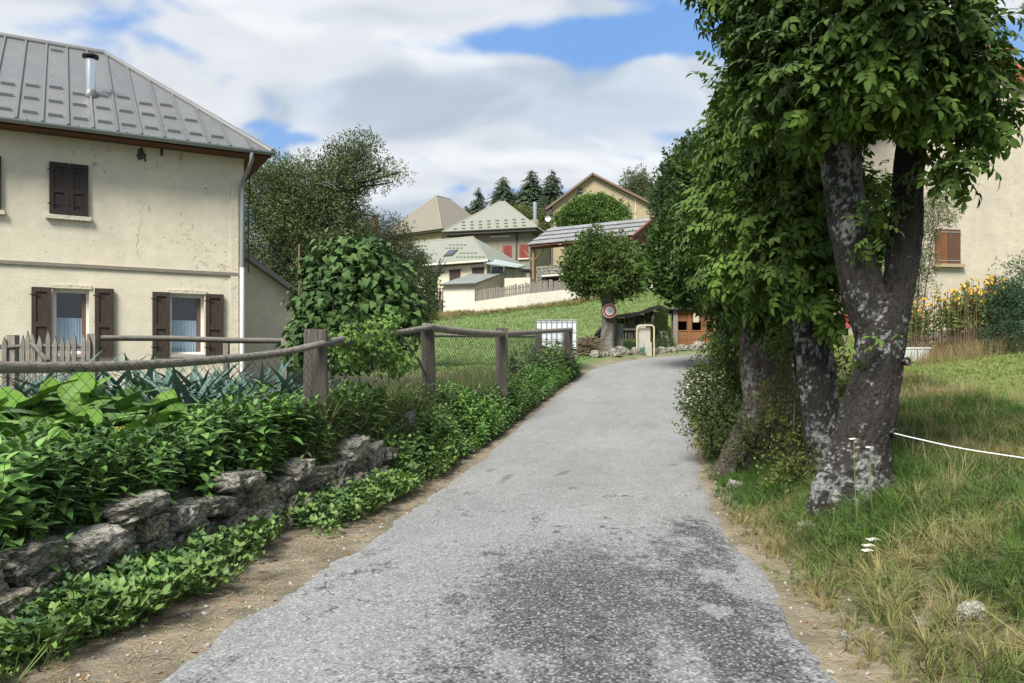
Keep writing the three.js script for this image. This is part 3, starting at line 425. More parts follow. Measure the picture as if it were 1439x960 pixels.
// ------------------------------------------------------------------ wire fence with sleeper posts and log rails
const fenceLine = [[-4.6, 2.9], [-3.4, 5.3], [-2.33, 9.5], [-1.41, 13.5], [-0.225, 17], [0.86, 24], [1.8, 25.6]];
{
  const g = thing('wire_fence', 'wire mesh fence on weathered sleeper posts with sagging log rails beside the lane', 'fence'), r = mul(21);
  const posts = [[443, 464, 9.5, 0.27, 0.15, 0], [602, 458, 13.5, 0.22, 0.16, 1], [705, 461, 17, 0.25, 0.16, 0], [757, 462, 24, 0.2, 0.16, 0], [797, 461, 25.6, 0.27, 0.16, 1]];
  for (const [px, top, d, w, dep, dark] of posts) {
    const p = P(px, top, d), y = H(p.x, d) - 0.3, h = p.y - y, gg = new THREE.BoxGeometry(w, h, dep, 5, 14, 4), q = gg.attributes.position;
    for (let k = 0; k < q.count; k++) { const X = q.getX(k), Y = q.getY(k), Z = q.getZ(k), n = 0.022 * (fbm(X * 22 + px, Y * 1.6, Z * 22 + 3, 3) - 0.5) - 0.012 * (Math.abs(X) > w * 0.45 && Math.abs(Z) > dep * 0.45 ? 1 : 0); q.setXYZ(k, X + Math.sign(X) * n, Y + (Y > h * 0.45 ? 0.03 * (vn(X * 30, Z * 30, px) - 0.5) : 0), Z + Math.sign(Z) * n); }
    gg.computeVertexNormals(); const o = mesh('post', gg, dark ? postWood2 : postWood, g, [p.x, y + h / 2, -d], [rr(-0.02, 0.02, r), rr(-0.2, 0.2, r) + 0.25, rr(-0.02, 0.02, r)]);
  }
  const log = (pts, rad, m) => { const c = new THREE.CatmullRomCurve3(pts).getPoints(pts.length * 10), b = new MB(); b.tube(c, (t, a, p) => rad * (0.86 + 0.25 * fbm(p.x * 6 + Math.cos(a), p.z * 6, Math.sin(a) + 2.3, 3) + 0.16 * (1 - t) * 0 + 0.12 * sm(0.8, 1, vn(p.z * 3, p.x * 3, 4))), 10, true, 0.3); return [b.build('rail', m, g), c]; };
  const rails = [log([P(-420, 517, 3.6), P(-160, 517, 4.5), P(0, 516.5, 5.3), P(150, 515, 6.35), P(300, 506, 7.75), P(400, 495, 8.95), P(448, 484, 9.4), P(482, 476, 10.0)], 0.041, greyWood2), log([P(462, 482, 9.7), P(500, 478, 10.6), P(545, 470, 11.9), P(604, 460, 13.4)], 0.045, greyWood2), log([P(596, 459, 13.3), P(650, 466, 15.1), P(705, 469, 16.9), P(745, 467, 21.5), P(803, 463, 25.6)], 0.065, greyWood2), log([P(560, 470, 15.5), P(640, 472, 18), P(760, 473, 25)], 0.035, greyWood)];
  new MB().tube([P(562, 470, 12.6), P(588, 505, 13.2), P(597, 525, 13.4)], 0.02, 5).build('brace', greyWood2, g); new MB().tube([P(633, 461, 19), P(632, 445, 19)], 0.02, 5).build('stake', greyWood, g);
  // diamond mesh, wires one millimetre and a half
  const b = new MB(), loop = new MB(), c = 0.062, rowH = 0.052; let acc = 0;
  const topAt = (x, d) => { let best = null, bd = 1e9; for (const [, pts] of rails.slice(0, 3)) for (const p of pts) { const e = (p.x - x) ** 2 + (-p.z - d) ** 2; if (e < bd) { bd = e; best = p; } } return best.y; };
  const wire = (p, q, rad) => { const n = q.clone().sub(p).normalize(), s = V(0.6, 0.3, 0.7).cross(n).normalize().multiplyScalar(rad), t = n.clone().cross(s); const A = [s, s.clone().multiplyScalar(-0.5).addScaledVector(t, 0.87), s.clone().multiplyScalar(-0.5).addScaledVector(t, -0.87)]; const a = A.map((o) => b.v(p.x + o.x, p.y + o.y, p.z + o.z)), z = A.map((o) => b.v(q.x + o.x, q.y + o.y, q.z + o.z)); for (let k = 0; k < 3; k++) { const l = (k + 1) % 3; b.i.push(a[k], a[l], z[l], a[k], z[l], z[k]); } };
  for (let k = 0; k < fenceLine.length - 1; k++) {
    const [xa, da] = fenceLine[k], [xb, db] = fenceLine[k + 1], L = Math.hypot(xb - xa, db - da), n = Math.round(L / c);
    for (let i = 0; i < n; i++) {
      const q = (f) => [lerp(xa, xb, (i + f) / n), lerp(da, db, (i + f) / n)], [x, d] = q(0), y0 = H(x, d) + 0.03, y1 = topAt(x, d) + 0.03, m = Math.floor((y1 - y0) / rowH), rad = d > 14 ? 0.0026 : 0.0021;
      let prev = null; for (let j = 0; j <= m; j++) { const [X, D] = q((j + i) % 2 ? 0.5 : -0.5), w = 0.03 * (fbm(X * 1.3, j * 0.15, D, 2) - 0.5), p = V(X + w, y1 - j * rowH, -D); if (prev) wire(prev, p, rad); prev = p; }
    }
  }
  b.build('wire_mesh', mat([0.045, 0.045, 0.042], { metalness: 0.5, roughness: 0.6 }), g);
  for (const [[, pts], rad] of [[rails[0], 0.047], [rails[1], 0.05], [rails[2], 0.068]]) { let a = 0; for (let k = 1; k < pts.length; k++) { const L = pts[k].distanceTo(pts[k - 1]); for (; a < L; a += 0.16 + 0.12 * r()) { const p = pts[k - 1].clone().lerp(pts[k], a / L), t = pts[k].clone().sub(pts[k - 1]).normalize(), up = V(0, 1, 0).addScaledVector(t, -t.y).normalize(), s = t.clone().cross(up), ring = []; for (let j = 0; j <= 8; j++) { const q = j / 8 * 6.283; ring.push(p.clone().addScaledVector(up, Math.cos(q) * rad).addScaledVector(s, Math.sin(q) * rad).addScaledVector(t, 0.05 * (j / 8 - 0.5))); } loop.tube(ring, 0.0013, 3, false); } a -= L; } }
  loop.build('binding_wire', mat([0.06, 0.06, 0.055], { metalness: 0.5, roughness: 0.6 }), g);
}

// ------------------------------------------------------------------ village on the slope
const roofTan = mat([0.205, 0.185, 0.14], { map: rep(stripeT(8, 0.1, 0.72), 0.32, 0.2), roughness: 0.75 });
const roofGreen = mat([0.225, 0.24, 0.19], { map: rep(stripeT(8, 0.1, 0.75), 0.32, 0.2), roughness: 0.7 });
const roofGrey = mat([0.33, 0.34, 0.345], { roughness: 0.8, map: rep(woodT, 0.5) });
const roofGrey2 = mat([0.29, 0.30, 0.305], { roughness: 0.8, map: rep(woodT, 0.4) });
const eaveM = mat([0.06, 0.05, 0.042]);
const tileM = mat([0.30, 0.10, 0.05], { map: rep(stripeT(8, 0.3, 0.6), 0.5) });
function slope(parent, name, m, pts, th = 0.1) {             // a roof plane with thickness; the first edge is the eave
  const v = pts.map((q) => V(...q)), e = v[1].clone().sub(v[0]).normalize(); let n = e.clone().cross(v[2].clone().sub(v[0])).normalize(); if (n.y < 0) n.negate();
  const f = n.clone().cross(e), b = new MB(), dn = v.map((q) => q.clone().addScaledVector(n, -th)), uv = (q) => [q.clone().sub(v[0]).dot(e), q.clone().sub(v[0]).dot(f)];
  for (const [arr, k] of [[v, 0], [dn, 1]]) { const id = arr.map((q) => b.v(q.x, q.y, q.z, ...uv(q))); for (let i = 1; i < id.length - 1; i++) b.i.push(id[0], id[i], id[i + 1]); }
  for (let i = 0; i < v.length; i++) { const j = (i + 1) % v.length; b.quad(v[i].toArray(), v[j].toArray(), dn[j].toArray(), dn[i].toArray()); }
  return b.build(name, m, parent);
}
function hip(g, m, x0, x1, z0, z1, y, a, c, ry, along = 'x') { // hipped roof: ridge from a to c along x (at mid z) or along z (at mid x)
  const zm = (z0 + z1) / 2, xm = (x0 + x1) / 2, A = along === 'x' ? [a, ry, zm] : [xm, ry, a], C = along === 'x' ? [c, ry, zm] : [xm, ry, c], same = Math.abs(a - c) < 0.05, r = sub('roof', g);
  const f = (...p) => slope(r, 'roof_slope', m, p);
  if (along === 'x') { f([x0, y, z1], [x1, y, z1], C, ...(same ? [] : [A])); f([x1, y, z1], [x1, y, z0], C); f([x1, y, z0], [x0, y, z0], A, ...(same ? [] : [C])); f([x0, y, z0], [x0, y, z1], A); }
  else { f([x0, y, z1], [x1, y, z1], C); f([x1, y, z1], [x1, y, z0], A, C); f([x1, y, z0], [x0, y, z0], A); f([x0, y, z0], [x0, y, z1], C, A); }
  const capm = mat([0.27, 0.26, 0.21], { roughness: 0.7 }); for (const [p, q] of along === 'x' ? [[[x0, y, z1], A], [[x1, y, z1], C], [A, C]] : [[[x0, y, z1], C], [[x1, y, z1], C], [A, C]]) if (p !== q && !(same && p === A)) new MB().tube([V(...p), V(...q)], 0.07, 6).build('ridge_cap', capm, r);
  return r;
}
function guards(r, x0, x1, z1, y, ry, zr, rows, m = eaveM) { const b = new MB(); for (const [k, t] of rows.entries()) for (let x = x0 + (k % 2) * 0.4 + 0.9; x < x1 - 0.9 - t * (x1 - x0) * 0.5 * 0.9; x += 0.8) { const X = x + t * (x1 - x0) * 0.22; b.box(X, X + 0.3, lerp(y, ry, t), lerp(y, ry, t) + 0.09, lerp(z1, zr, t) - 0.02, lerp(z1, zr, t) + 0.06); } b.build('snow_guard', m, r).userData.kind = 'stuff'; }
// tan hipped house, farthest
{
  const p = P(621, 321, 86), th = -36 * Math.PI / 180, y = H(p.x, 86) - 2, g = thing('village_house', 'tan hip-roofed house standing highest behind the bean bush and orchard trees', 'house', [p.x, y, p.z], th);
  const e = p.y - y, x0 = -9.5, z0 = -12, apex = local(g, 577, 281, -4.5);
  bx(g, 'wall', wallTan, x0 + 0.7, -0.7, 0, e + 0.1, z0 + 0.7, -0.7); hip(g, roofTan, x0, 0, z0, 0, e, z0 + 5, -4.5, apex.y, 'z'); bx(g, 'eave', eaveM, x0 + 0.1, -0.1, e - 0.22, e - 0.1, z0 + 0.1, -0.1);
  const c = local(g, 527, 303, -3); c.y -= 0.3; const ch = sub('chimney', g); bx(ch, 'stack', mat([0.2, 0.07, 0.06]), c.x - 0.3, c.x + 0.3, e, c.y + 0.2, -3.3, -2.7); bx(ch, 'cap', eaveM, c.x - 0.45, c.x + 0.45, c.y + 0.2, c.y + 0.32, -3.5, -2.5);
}
// hip-roofed house with red shutters
{
  const p = P(755, 319, 70), th = -15.8 * Math.PI / 180, y = H(p.x, 70) - 1.5, g = thing('village_house', 'old stained house with two pairs of red shutters and a pyramid metal roof', 'house', [p.x, y, p.z], th), L = (a, b, z = -0.9) => local(g, a, b, z);
  const e = p.y - y, x0 = L(621, 331, 0).x, z0 = -9.5, ap = L(701, 284, -4.75);
  const wx0 = L(652, 340).x, wx1 = L(745, 340).x; bx(g, 'wall', wallOld, wx0, wx1, 0, e, z0 + 0.9, -0.9); bx(g, 'wall', wallOld, x0 + 0.9, wx0 - 0.003, 0, e, z0 + 0.9, -1.6);
  const r = hip(g, roofGreen, x0, 0, z0, 0, e, ap.x, ap.x + 0.6, ap.y); guards(r, x0, 0, 0, e, ap.y, -4.75, [0.06, 0.17, 0.28], mat([0.12, 0.12, 0.095])); bx(g, 'eave', eaveM, x0 + 0.15, -0.15, e - 0.3, e - 0.1, z0 + 0.15, -0.15);
  for (const [a, b, t, u] of [[707, 718.5, 345.5, 364], [730, 742, 344, 362.5]]) { const q = L(a, t, -0.85), w = L(b, u, -0.85), m = (q.x + w.x) / 2, k = sub('window', g); bx(k, 'shutter', shutterRed, q.x, m - 0.012, w.y, q.y, -0.897, -0.83); bx(k, 'shutter', shutterRed, m + 0.012, w.x, w.y, q.y, -0.897, -0.83); bx(k, 'sill', wallWhite, q.x - 0.1, w.x + 0.1, w.y - 0.13, w.y - 0.01, -0.897, -0.75); }
  const q = L(690, 333), q2 = L(717, 331); bx(g, 'awning_bar', wallWhite, q.x, q2.x, q.y - 0.08, q.y + 0.04, -0.897, -0.7);
  bx(g, 'drainpipe', eaveM, L(726, 330).x - 0.05, L(726, 330).x + 0.05, 2.5, e - 0.3, -0.897, -0.8);
  const h = L(690, 351); bx(g, 'vent', ironM, h.x - 0.12, h.x + 0.12, h.y - 0.12, h.y + 0.12, -0.897, -0.88);
  const f = L(751.5, 300, -3), fb = sub('flue', g); new MB().tube([V(f.x, e, -3), V(f.x, f.y - 0.6, -3)], 0.4, 8).build('stack', wallOld, fb); new MB().tube([V(f.x, f.y - 0.6, -3), V(f.x, L(751, 284, -3).y, -3)], 0.16, 10).build('pipe', steel, fb);
  const ds = thing('satellite_dish', 'white satellite dish on the roof edge below the red shutters', 'satellite dish'); const dp = P(704, 361, 66); new MB().tube([V(0, 0, 0), V(0.05, 0.02, 0.1), V(0.1, 0.04, 0.16)], [0.02, 0.34, 0.46], 16, false).build('reflector', whitePaint, ds); new MB().tube([V(0, 0, 0), V(0, -1.1, -0.2)], 0.04, 6).build('mast', zincDark, ds); ds.position.copy(dp); ds.rotation.y = 0.5;
}
// low house with greenish roof, skylights, garage and glazed porch
{
  const p = P(686, 366, 60), th = -29 * Math.PI / 180, y = H(p.x, 60) - 1.2, g = thing('village_house', 'low house with pale green metal roof, two skylights and a garage', 'house', [p.x, y, p.z], th), L = (a, b, z = -0.5) => local(g, a, b, z);
  const e = p.y - y, x0 = -15, z0 = -7.5, rA = L(665, 333, z0 / 2);
  bx(g, 'wall', wallPale, x0 + 0.5, -0.5, 0, e, z0 + 0.5, -0.5); const r = hip(g, roofGreen, x0, 0, z0, 0, e, x0 + 3.5, rA.x, rA.y); bx(g, 'eave', eaveM, x0 + 0.1, -0.1, e - 0.16, e - 0.1, z0 + 0.1, -0.1);
  new MB().tube([V(x0, e - 0.03, 0.06), V(0, e - 0.03, 0.06)], 0.08, 6).build('gutter', wallPale, g); new MB().tube([V(-0.35, e - 0.1, 0), V(-0.4, e - 0.5, -0.4), V(-0.4, 0, -0.4)], 0.06, 6).build('downpipe', wallPale, g);
  const k = (rA.y - e) / (-z0 / 2), on = (a, b) => { const inv = g.matrixWorld.clone().invert(), o = V(0, EYE, 0).applyMatrix4(inv), d = P(a, b, 1).applyMatrix4(inv).sub(o), t = (e - o.z * k - o.y) / (d.y + d.z * k); return o.addScaledVector(d, t); };
  for (const [a, b, c, d] of [[625, 352.5, 642, 360], [584, 356.5, 596, 363.5]]) { const q = on(a, d), w = on(c, b), s = sub('skylight', g), n = V(0, 1, k).normalize(); for (const [gr, m, up] of [[0.09, eaveM, 0.06], [0, skyGlass, 0.09]]) { const bq = new MB(), c4 = [[q.x - gr, q], [w.x + gr, q], [w.x + gr, w], [q.x - gr, w]].map(([X, s2], i) => { const z = s2.z + (i < 2 ? gr : -gr), yy = e - z * k; return [X, yy + n.y * up, z + n.z * up]; }); bq.quad(...c4); if (gr) for (let i = 0; i < 4; i++) { const A = c4[i], B = c4[(i + 1) % 4]; bq.quad(A, B, [B[0], B[1] - 0.1, B[2] - 0.02], [A[0], A[1] - 0.1, A[2] - 0.02]); } bq.build(gr ? 'frame' : 'pane', m, s); } }
  { const b = new MB(); for (const [px0, px1, py] of [[631, 652, 345], [626, 650, 349.5], [646, 672, 356.5], [641, 678, 362], [586, 600, 347], [588, 602, 351]]) for (let x = px0; x < px1; x += 5.2) { const q = on(x, py); b.box(q.x, q.x + 0.2, q.y - 0.02, q.y + 0.07, q.z - 0.04, q.z + 0.04); } b.build('snow_guard', mat([0.12, 0.12, 0.095]), r).userData.kind = 'stuff'; }
  for (const [a, b, c, d] of [[632, 381, 647, 397], [664, 378, 680, 392], [600, 386, 615, 410]]) { const q = L(a, b), w = L(c, d), s = sub('window', g); bx(s, 'shutter', shutterM, q.x, w.x, w.y, q.y, -0.497, -0.44); bx(s, 'frame', eaveM, q.x - 0.06, w.x + 0.06, q.y + 0.004, q.y + 0.09, -0.497, -0.42); }
  // garage
  const gq = P(667, 432, 55.5), gy = H(gq.x, 55.5) - 0.8, ga = thing('garage', 'small plain cream garage with a shallow grey roof beside the picket fence', 'garage', [gq.x, gy, gq.z], -20 * Math.PI / 180), G = (a, b, z = 0) => local(ga, a, b, z), t0 = G(667, 398.5).y, gx = G(623, 410).x, zb = -5.2, t1 = G(705, 382, zb + 1).y;
  { const s = new MB(); s.box(gx, -0.003, 0, t0, -0.25, 0); s.build('wall', wallWhite, ga); const b = new MB(); b.quad([0, 0, 0], [0, 0, zb], [0, t1 - 0.12, zb], [0, t0, 0], [[0, 0], [5, 0], [5, 2], [0, 2]]); b.quad([gx, 0, 0], [gx, 0, zb], [gx, t1 - 0.12, zb], [gx, t0, 0]); b.quad([gx, 0, zb], [0, 0, zb], [0, t1, zb], [gx, t1, zb]); b.build('wall', wallPale, ga); slope(ga, 'roof', mat([0.30, 0.33, 0.31], { roughness: 0.6, map: rep(woodT, 0.3) }), [[gx - 0.15, t0 + 0.02, 0.25], [0.2, t0 + 0.02, 0.25], [0.2, t1 + 0.12, zb - 0.2], [gx - 0.15, t1 + 0.12, zb - 0.2]], 0.12); bx(ga, 'fascia', eaveM, gx - 0.15, 0.2, t0 - 0.12, t0 - 0.105 + 0.09, 0.252, 0.27); }
  // terrace with black railing and glazed porch
  const tq = P(709, 401, 57.5), ty = H(tq.x, 57.5) - 1, tr = thing('terrace', 'pale terrace block with black railing and glazed white porch above the picket fence', 'terrace', [tq.x, ty, tq.z], -14 * Math.PI / 180), T = (a, b, z = 0) => local(tr, a, b, z), tp = T(709, 391).y, tx = T(745, 391).x;
  bx(tr, 'wall', wallPale, 0, tx, 0, tp, -4, 0); for (let x = 0; x <= tx + 0.01; x += tx / 3) bx(tr, 'post', black, x - 0.04, x + 0.04, tp + 0.003, tp + 0.62, -0.15, -0.07); for (const h of [0.3, 0.52]) bx(tr, 'rail', black, 0, tx, tp + h, tp + h + 0.09, -0.07, -0.03);
  const po = sub('porch', tr); for (const [a, c] of [[691, 698], [700, 707]]) { const q = T(a, 375, -3), w = T(c, 386, -3); bx(po, 'pane', skyGlass, q.x, w.x, w.y, q.y, -3.04, -3); bx(po, 'frame', whitePaint, q.x - 0.1, w.x + 0.1, q.y, q.y + 0.12, -3.06, -2.96); bx(po, 'frame', whitePaint, q.x - 0.1, q.x - 0.003, w.y, q.y, -3.06, -2.96); bx(po, 'frame', whitePaint, w.x + 0.003, w.x + 0.1, w.y, q.y, -3.06, -2.96); bx(po, 'panel', whitePaint, q.x - 0.1, w.x + 0.1, tp - 1, w.y, -3.05, -2.97); }
  { const q = T(690, 371, -3), w = T(735, 380, -3); slope(po, 'roof', mat([0.33, 0.38, 0.36], { roughness: 0.5 }), [[q.x, q.y - 0.1, -1.6], [w.x, w.y + 0.1, -1.6], [w.x, w.y + 0.5, -4], [q.x, q.y + 0.5, -4]], 0.08); }
}
// terrace railing and table left of the garage
{
  const d = 58, a = P(585, 431, d), b = P(622, 431, d), y = H(a.x, d) - 0.6, g = thing('deck_railing', 'dark timber deck with a railing between the bean bush and the cream garage', 'deck', [a.x, y, a.z], -0.2), W = b.x - a.x, Y = (py) => P(600, py, d).y - y;
  bx(g, 'deck', greyWood, -1, W, 0, Y(422), -3, 0); for (let k = 0; k < 5; k++) bx(g, 'post', eaveM, -1 + k * (W + 1) / 4.3, -0.9 + k * (W + 1) / 4.3, Y(422), Y(411.5), -0.08, 0.02); bx(g, 'rail', eaveM, -1, W, Y(412), Y(410.5), -0.1, 0.04); bx(g, 'rail', eaveM, -1, W, Y(417.5), Y(416.5), -0.09, 0.03);
  for (let k = 0; k < 14; k++) bx(g, 'baluster', brownFrame, -1 + k * 0.22, -0.9 + k * 0.22, Y(422), Y(401), -2.6, -2.5); bx(g, 'rail', brownFrame, -1, W, Y(401), Y(400), -2.65, -2.45);
  const u = thing('parasol', 'closed white parasol standing on the timber deck', 'parasol', [a.x + 0.75, y + Y(422), a.z - 1]); new MB().tube([V(0, 0, 0), V(0, 0.5, 0), V(0, 1.15, 0), V(0, 1.5, 0)], [0.03, 0.16, 0.12, 0.02], 8).build('canopy', mat([0.7, 0.6, 0.55]), u); new MB().tube([V(0, 0, 0), V(0, 1.55, 0)], 0.025, 6).build('pole', paleWood, u);
}
// tan gabled house
{
  const d = 82, p = P(776, 330, d), y = H(p.x, d) - 2, g = thing('gabled_house', 'tall tan house with a wide gable and one tiny window behind the round tree', 'house', [p.x, y, p.z], -8 * Math.PI / 180), L = (a, b, z = 0) => local(g, a, b, z);
  const ap = L(833, 244), l = L(776, 294), rt = L(938, 297), xr = rt.x - 0.1, sl = (ap.y - rt.y) / (rt.x - ap.x), ls = (ap.y - L(768, 293).y) / (ap.x - L(768, 293).x), yl = (x) => ap.y - (x < ap.x ? (ap.x - x) * ls : (x - ap.x) * sl) - 0.25;
  const s = new THREE.Shape([[0, 0], [xr - 0.3, 0], [xr - 0.3, yl(xr - 0.3)], [ap.x, yl(ap.x)], [0, yl(0)]].map((q) => new THREE.Vector2(...q))); mesh('wall', new THREE.ExtrudeGeometry(s, { depth: 12, bevelEnabled: false }), wallTan, g, [0, 0, -12]);
  const f = (x) => [x, yl(x) + 0.25], lx = L(767, 293).x, A = f(lx), B = [ap.x, ap.y], C = f(xr + 0.2), r = sub('roof', g), rm = mat([0.17, 0.12, 0.085], { roughness: 0.8 });
  slope(r, 'roof_slope', rm, [[A[0], A[1], 0.5], [A[0], A[1], -12.5], [B[0], B[1], -12.5], [B[0], B[1], 0.5]], 0.2); slope(r, 'roof_slope', rm, [[C[0], C[1], -12.5], [C[0], C[1], 0.5], [B[0], B[1], 0.5], [B[0], B[1], -12.5]], 0.2);
  const q = L(812, 264.5, 0.03), w = L(818.5, 273, 0.03), k = sub('window', g); bx(k, 'pane', darkGlass, q.x, w.x, w.y, q.y, 0.003, 0.03); bx(k, 'mullion', wallTan, q.x, w.x, (w.y + q.y) / 2 - 0.04, (w.y + q.y) / 2 + 0.04, 0.033, 0.06);
  const sx = L(893, 320).x; bx(g, 'wall_joint', wallPale, sx - 0.04, sx + 0.04, 0, yl(sx) - 0.01, 0.003, 0.03); new MB().tube([V(-0.6, yl(-0.6) - 0.2, 0.3), V(-0.05, yl(0) - 1.0, 0.15), V(-0.05, 2, 0.15)], 0.08, 6).build('downpipe', zincDark, g); bx(g, 'beam', eaveM, lx + 0.1, 0, yl(0) - 0.9, yl(0) - 0.3, 0.02, 0.35);
  const ds = thing('satellite_dish', 'round white satellite dish on the tan gabled house', 'satellite dish', L(770.5, 307.5, 0.3).applyMatrix4(g.matrixWorld).toArray()); new MB().tube([V(0, 0, 0), V(-0.02, 0, 0.08), V(-0.05, 0, 0.18)], [0.02, 0.24, 0.3], 18, false).build('reflector', whitePaint, ds); new MB().tube([V(0, 0, 0), V(0.4, -0.1, -0.25)], 0.04, 5).build('arm', zincDark, ds);
}
// open pavilion with grey shingle roof on a stone base
{
  const o = P(884, 332, 54.3), th = -31.5 * Math.PI / 180, y = H(o.x, 54.3), g = thing('pavilion', 'open timber pavilion with long grey slab roof and red gable on a stone base', 'pavilion', [o.x, y, o.z], th), L = (a, b, z = 0) => local(g, a, b, z);
  const e = o.y - y, x0 = L(739, 345).x, hw = 3.7, rid = L(891, 308.5, -hw).y, xr0 = x0 + 0.3, r = sub('roof', g), n = 4;
  for (let k = 0; k < n; k++) for (let i = 0; i < 7; i++) { const t0 = k / n, t1 = (k + 1) / n, X0 = lerp(x0, 0.25, i / 7), X1 = lerp(x0, 0.25, (i + 1) / 7), up = 0.05 * 0 + 0.04; slope(r, 'roof_slab', (k * 3 + i * 5 + (i * k) % 3) % 2 ? roofGrey : roofGrey2, [[X0 + 0.004, lerp(e, rid, t0) + up + 0.05, -t0 * hw], [X1 - 0.004, lerp(e, rid, t0) + up + 0.05, -t0 * hw], [X1 - 0.004, lerp(e, rid, t1) + 0.02, -t1 * hw - 0.05], [X0 + 0.004, lerp(e, rid, t1) + 0.02, -t1 * hw - 0.05]], 0.05); }
  slope(r, 'roof_slope', roofGrey, [[0.25, e, -2 * hw], [x0, e, -2 * hw], [x0, rid, -hw], [0.25, rid, -hw]], 0.1); slope(r, 'ceiling_boards', redWood, [[x0 + 0.1, e - 0.08, 0.02], [0.1, e - 0.08, 0.02], [0.1, rid - 0.1, -hw], [x0 + 0.1, rid - 0.1, -hw]], 0.03);
  const gb = new MB(); gb.tri([0.12, e - 0.05, -0.1], [0.12, e - 0.05, -2 * hw + 0.1], [0.12, rid - 0.15, -hw]); gb.build('gable_boards', redWood, g); for (const s of [0, -2 * hw]) new MB().tube([V(0.28, e, s), V(0.28, rid, -hw)], 0.1, 4).build('barge_board', mat([0.25, 0.1, 0.06]), g); bx(g, 'tie_beam', redWood, 0.05, 0.25, e - 0.25, e - 0.08, -2 * hw, 0);
  bx(g, 'beam', redWood, x0 + 0.2, 0, e - 0.25, e - 0.1, -0.5, -0.3); bx(g, 'beam', redWood, x0 + 0.2, 0, e - 0.25, e - 0.1, -2 * hw + 0.3, -2 * hw + 0.5);
  const bt = L(760, 373).y; for (const [X, z] of [[L(746, 360).x, -0.4], [L(812, 360).x, -0.4], [-0.4, -0.4], [x0 + 0.5, -2 * hw + 0.4], [x0 + 3.2, -2 * hw + 0.4], [-0.4, -2 * hw + 0.4]]) { bx(g, 'post', paleWood, X - 0.09, X + 0.09, z > -1 && X < x0 + 1 ? -1 : bt - 0.05, e - 0.25, z - 0.09, z + 0.09); for (const s of [-1, 1]) new MB().tube([V(X, e - 1.15, z), V(X + s * 0.85, e - 0.27, z)], 0.06, 4).build('brace', z > -1 ? paleWood : redWood, g); }
  // stone base with dark opening
  const st = sub('stone_base', g), q = mul(8), sx0 = L(750, 385, -0.6).x, oa = L(766, 389, -0.6), ob = L(796, 402, -0.6);
  bx(st, 'core', rockM[1], sx0, oa.x, -2, bt, -2 * hw + 0.3, -0.75); bx(st, 'core', rockM[1], ob.x, 0, -2, bt, -2 * hw + 0.3, -0.75); bx(st, 'core', rockM[1], oa.x, ob.x, oa.y, bt, -2 * hw + 0.3, -0.75); bx(st, 'core', rockM[1], oa.x, ob.x, -2, oa.y, -2 * hw + 0.3, -4.5); for (let yy = -0.3; yy < bt - 0.1; yy += 0.21) for (let x = sx0; x < -0.1;) { const w = rr(0.22, 0.55, q), inside = x + w > oa.x - 0.05 && x < ob.x + 0.05 && yy < oa.y && yy > ob.y - 0.5; if (!inside) { const m = mesh('stone', rocks[Math.floor(q() * 7)], q() < 0.5 ? paleRock[Math.floor(q() * 2)] : rockM[Math.floor(q() * 2)], st, [x + w / 2, yy + 0.1, -0.72]); m.scale.set(w * 1.05, 0.235, 0.26); } x += w; }
  bx(g, 'lintel', wallWhite, oa.x - 0.25, ob.x + 0.1, oa.y + 0.003, oa.y + 0.14, -0.7, -0.55);
}
// long pale wall with pickets at the top of the meadow
{
  const g = thing('garden_wall', 'long pale rendered wall at the top edge of the meadow', 'wall'), pf = thing('picket_fence', 'row of weathered pickets standing on the long pale wall above the meadow', 'fence');
  const pts = [[667, 54, 0.85], [740, 54.2, 0.95], [815, 54.6, 0.85], [880, 55.4, 0.9], [960, 56.5, 1.2], [1040, 57, 1.2]].map(([px, d, h]) => { const p = P(px, 430, d); return [p.x, H(p.x, d), d, h]; }), b = new MB();
  for (let k = 0; k < pts.length - 1; k++) { const [xa, ya, da, ha] = pts[k], [xb, yb, db, hb] = pts[k + 1]; const A = (z) => [[xa, ya - 0.6, -da + z], [xb, yb - 0.6, -db + z], [xb, yb + hb, -db + z], [xa, ya + ha, -da + z]], f = A(0.12), k2 = A(-0.12), u = [[xa, 0], [xb, 0], [xb, 1.5], [xa, 1.5]]; b.quad(...f, u); b.quad(...k2, u); b.quad(f[3], f[2], k2[2], k2[3], u); }
  b.build('wall', wallWhite, g); const q = mul(4);
  const top = (px) => { for (let k = 0; k < pts.length - 1; k++) { const [xa, ya, da, ha] = pts[k], [xb, yb, db, hb] = pts[k + 1], x = (px - CX) / F * 54.3; if (x <= xb) { const t = (x - xa) / (xb - xa); return [x, lerp(ya + ha, yb + hb, t), lerp(da, db, t)]; } } };
  const pk = new MB().box(-0.05, 0.05, -0.1, 0.72, -0.015, 0.015).geo(); for (let px = 670, n = 0; px < 832; px += 2.55, n++) { const [x, yy, d] = top(px); mesh('picket', pk, n % 3 ? greyWood : greyWood2, pf, [x, yy, -d], [0, 0, rr(-0.05, 0.05, q)], [1, rr(0.92, 1.12, q), 1]); }
  for (const h of [0.15, 0.5]) { const l = []; for (let px = 668; px < 834; px += 20) { const [x, yy, d] = top(px); l.push(V(x, yy + h, -d - 0.04)); } new MB().tube(l, 0.035, 4).build('rail', greyWood2, pf); }
}

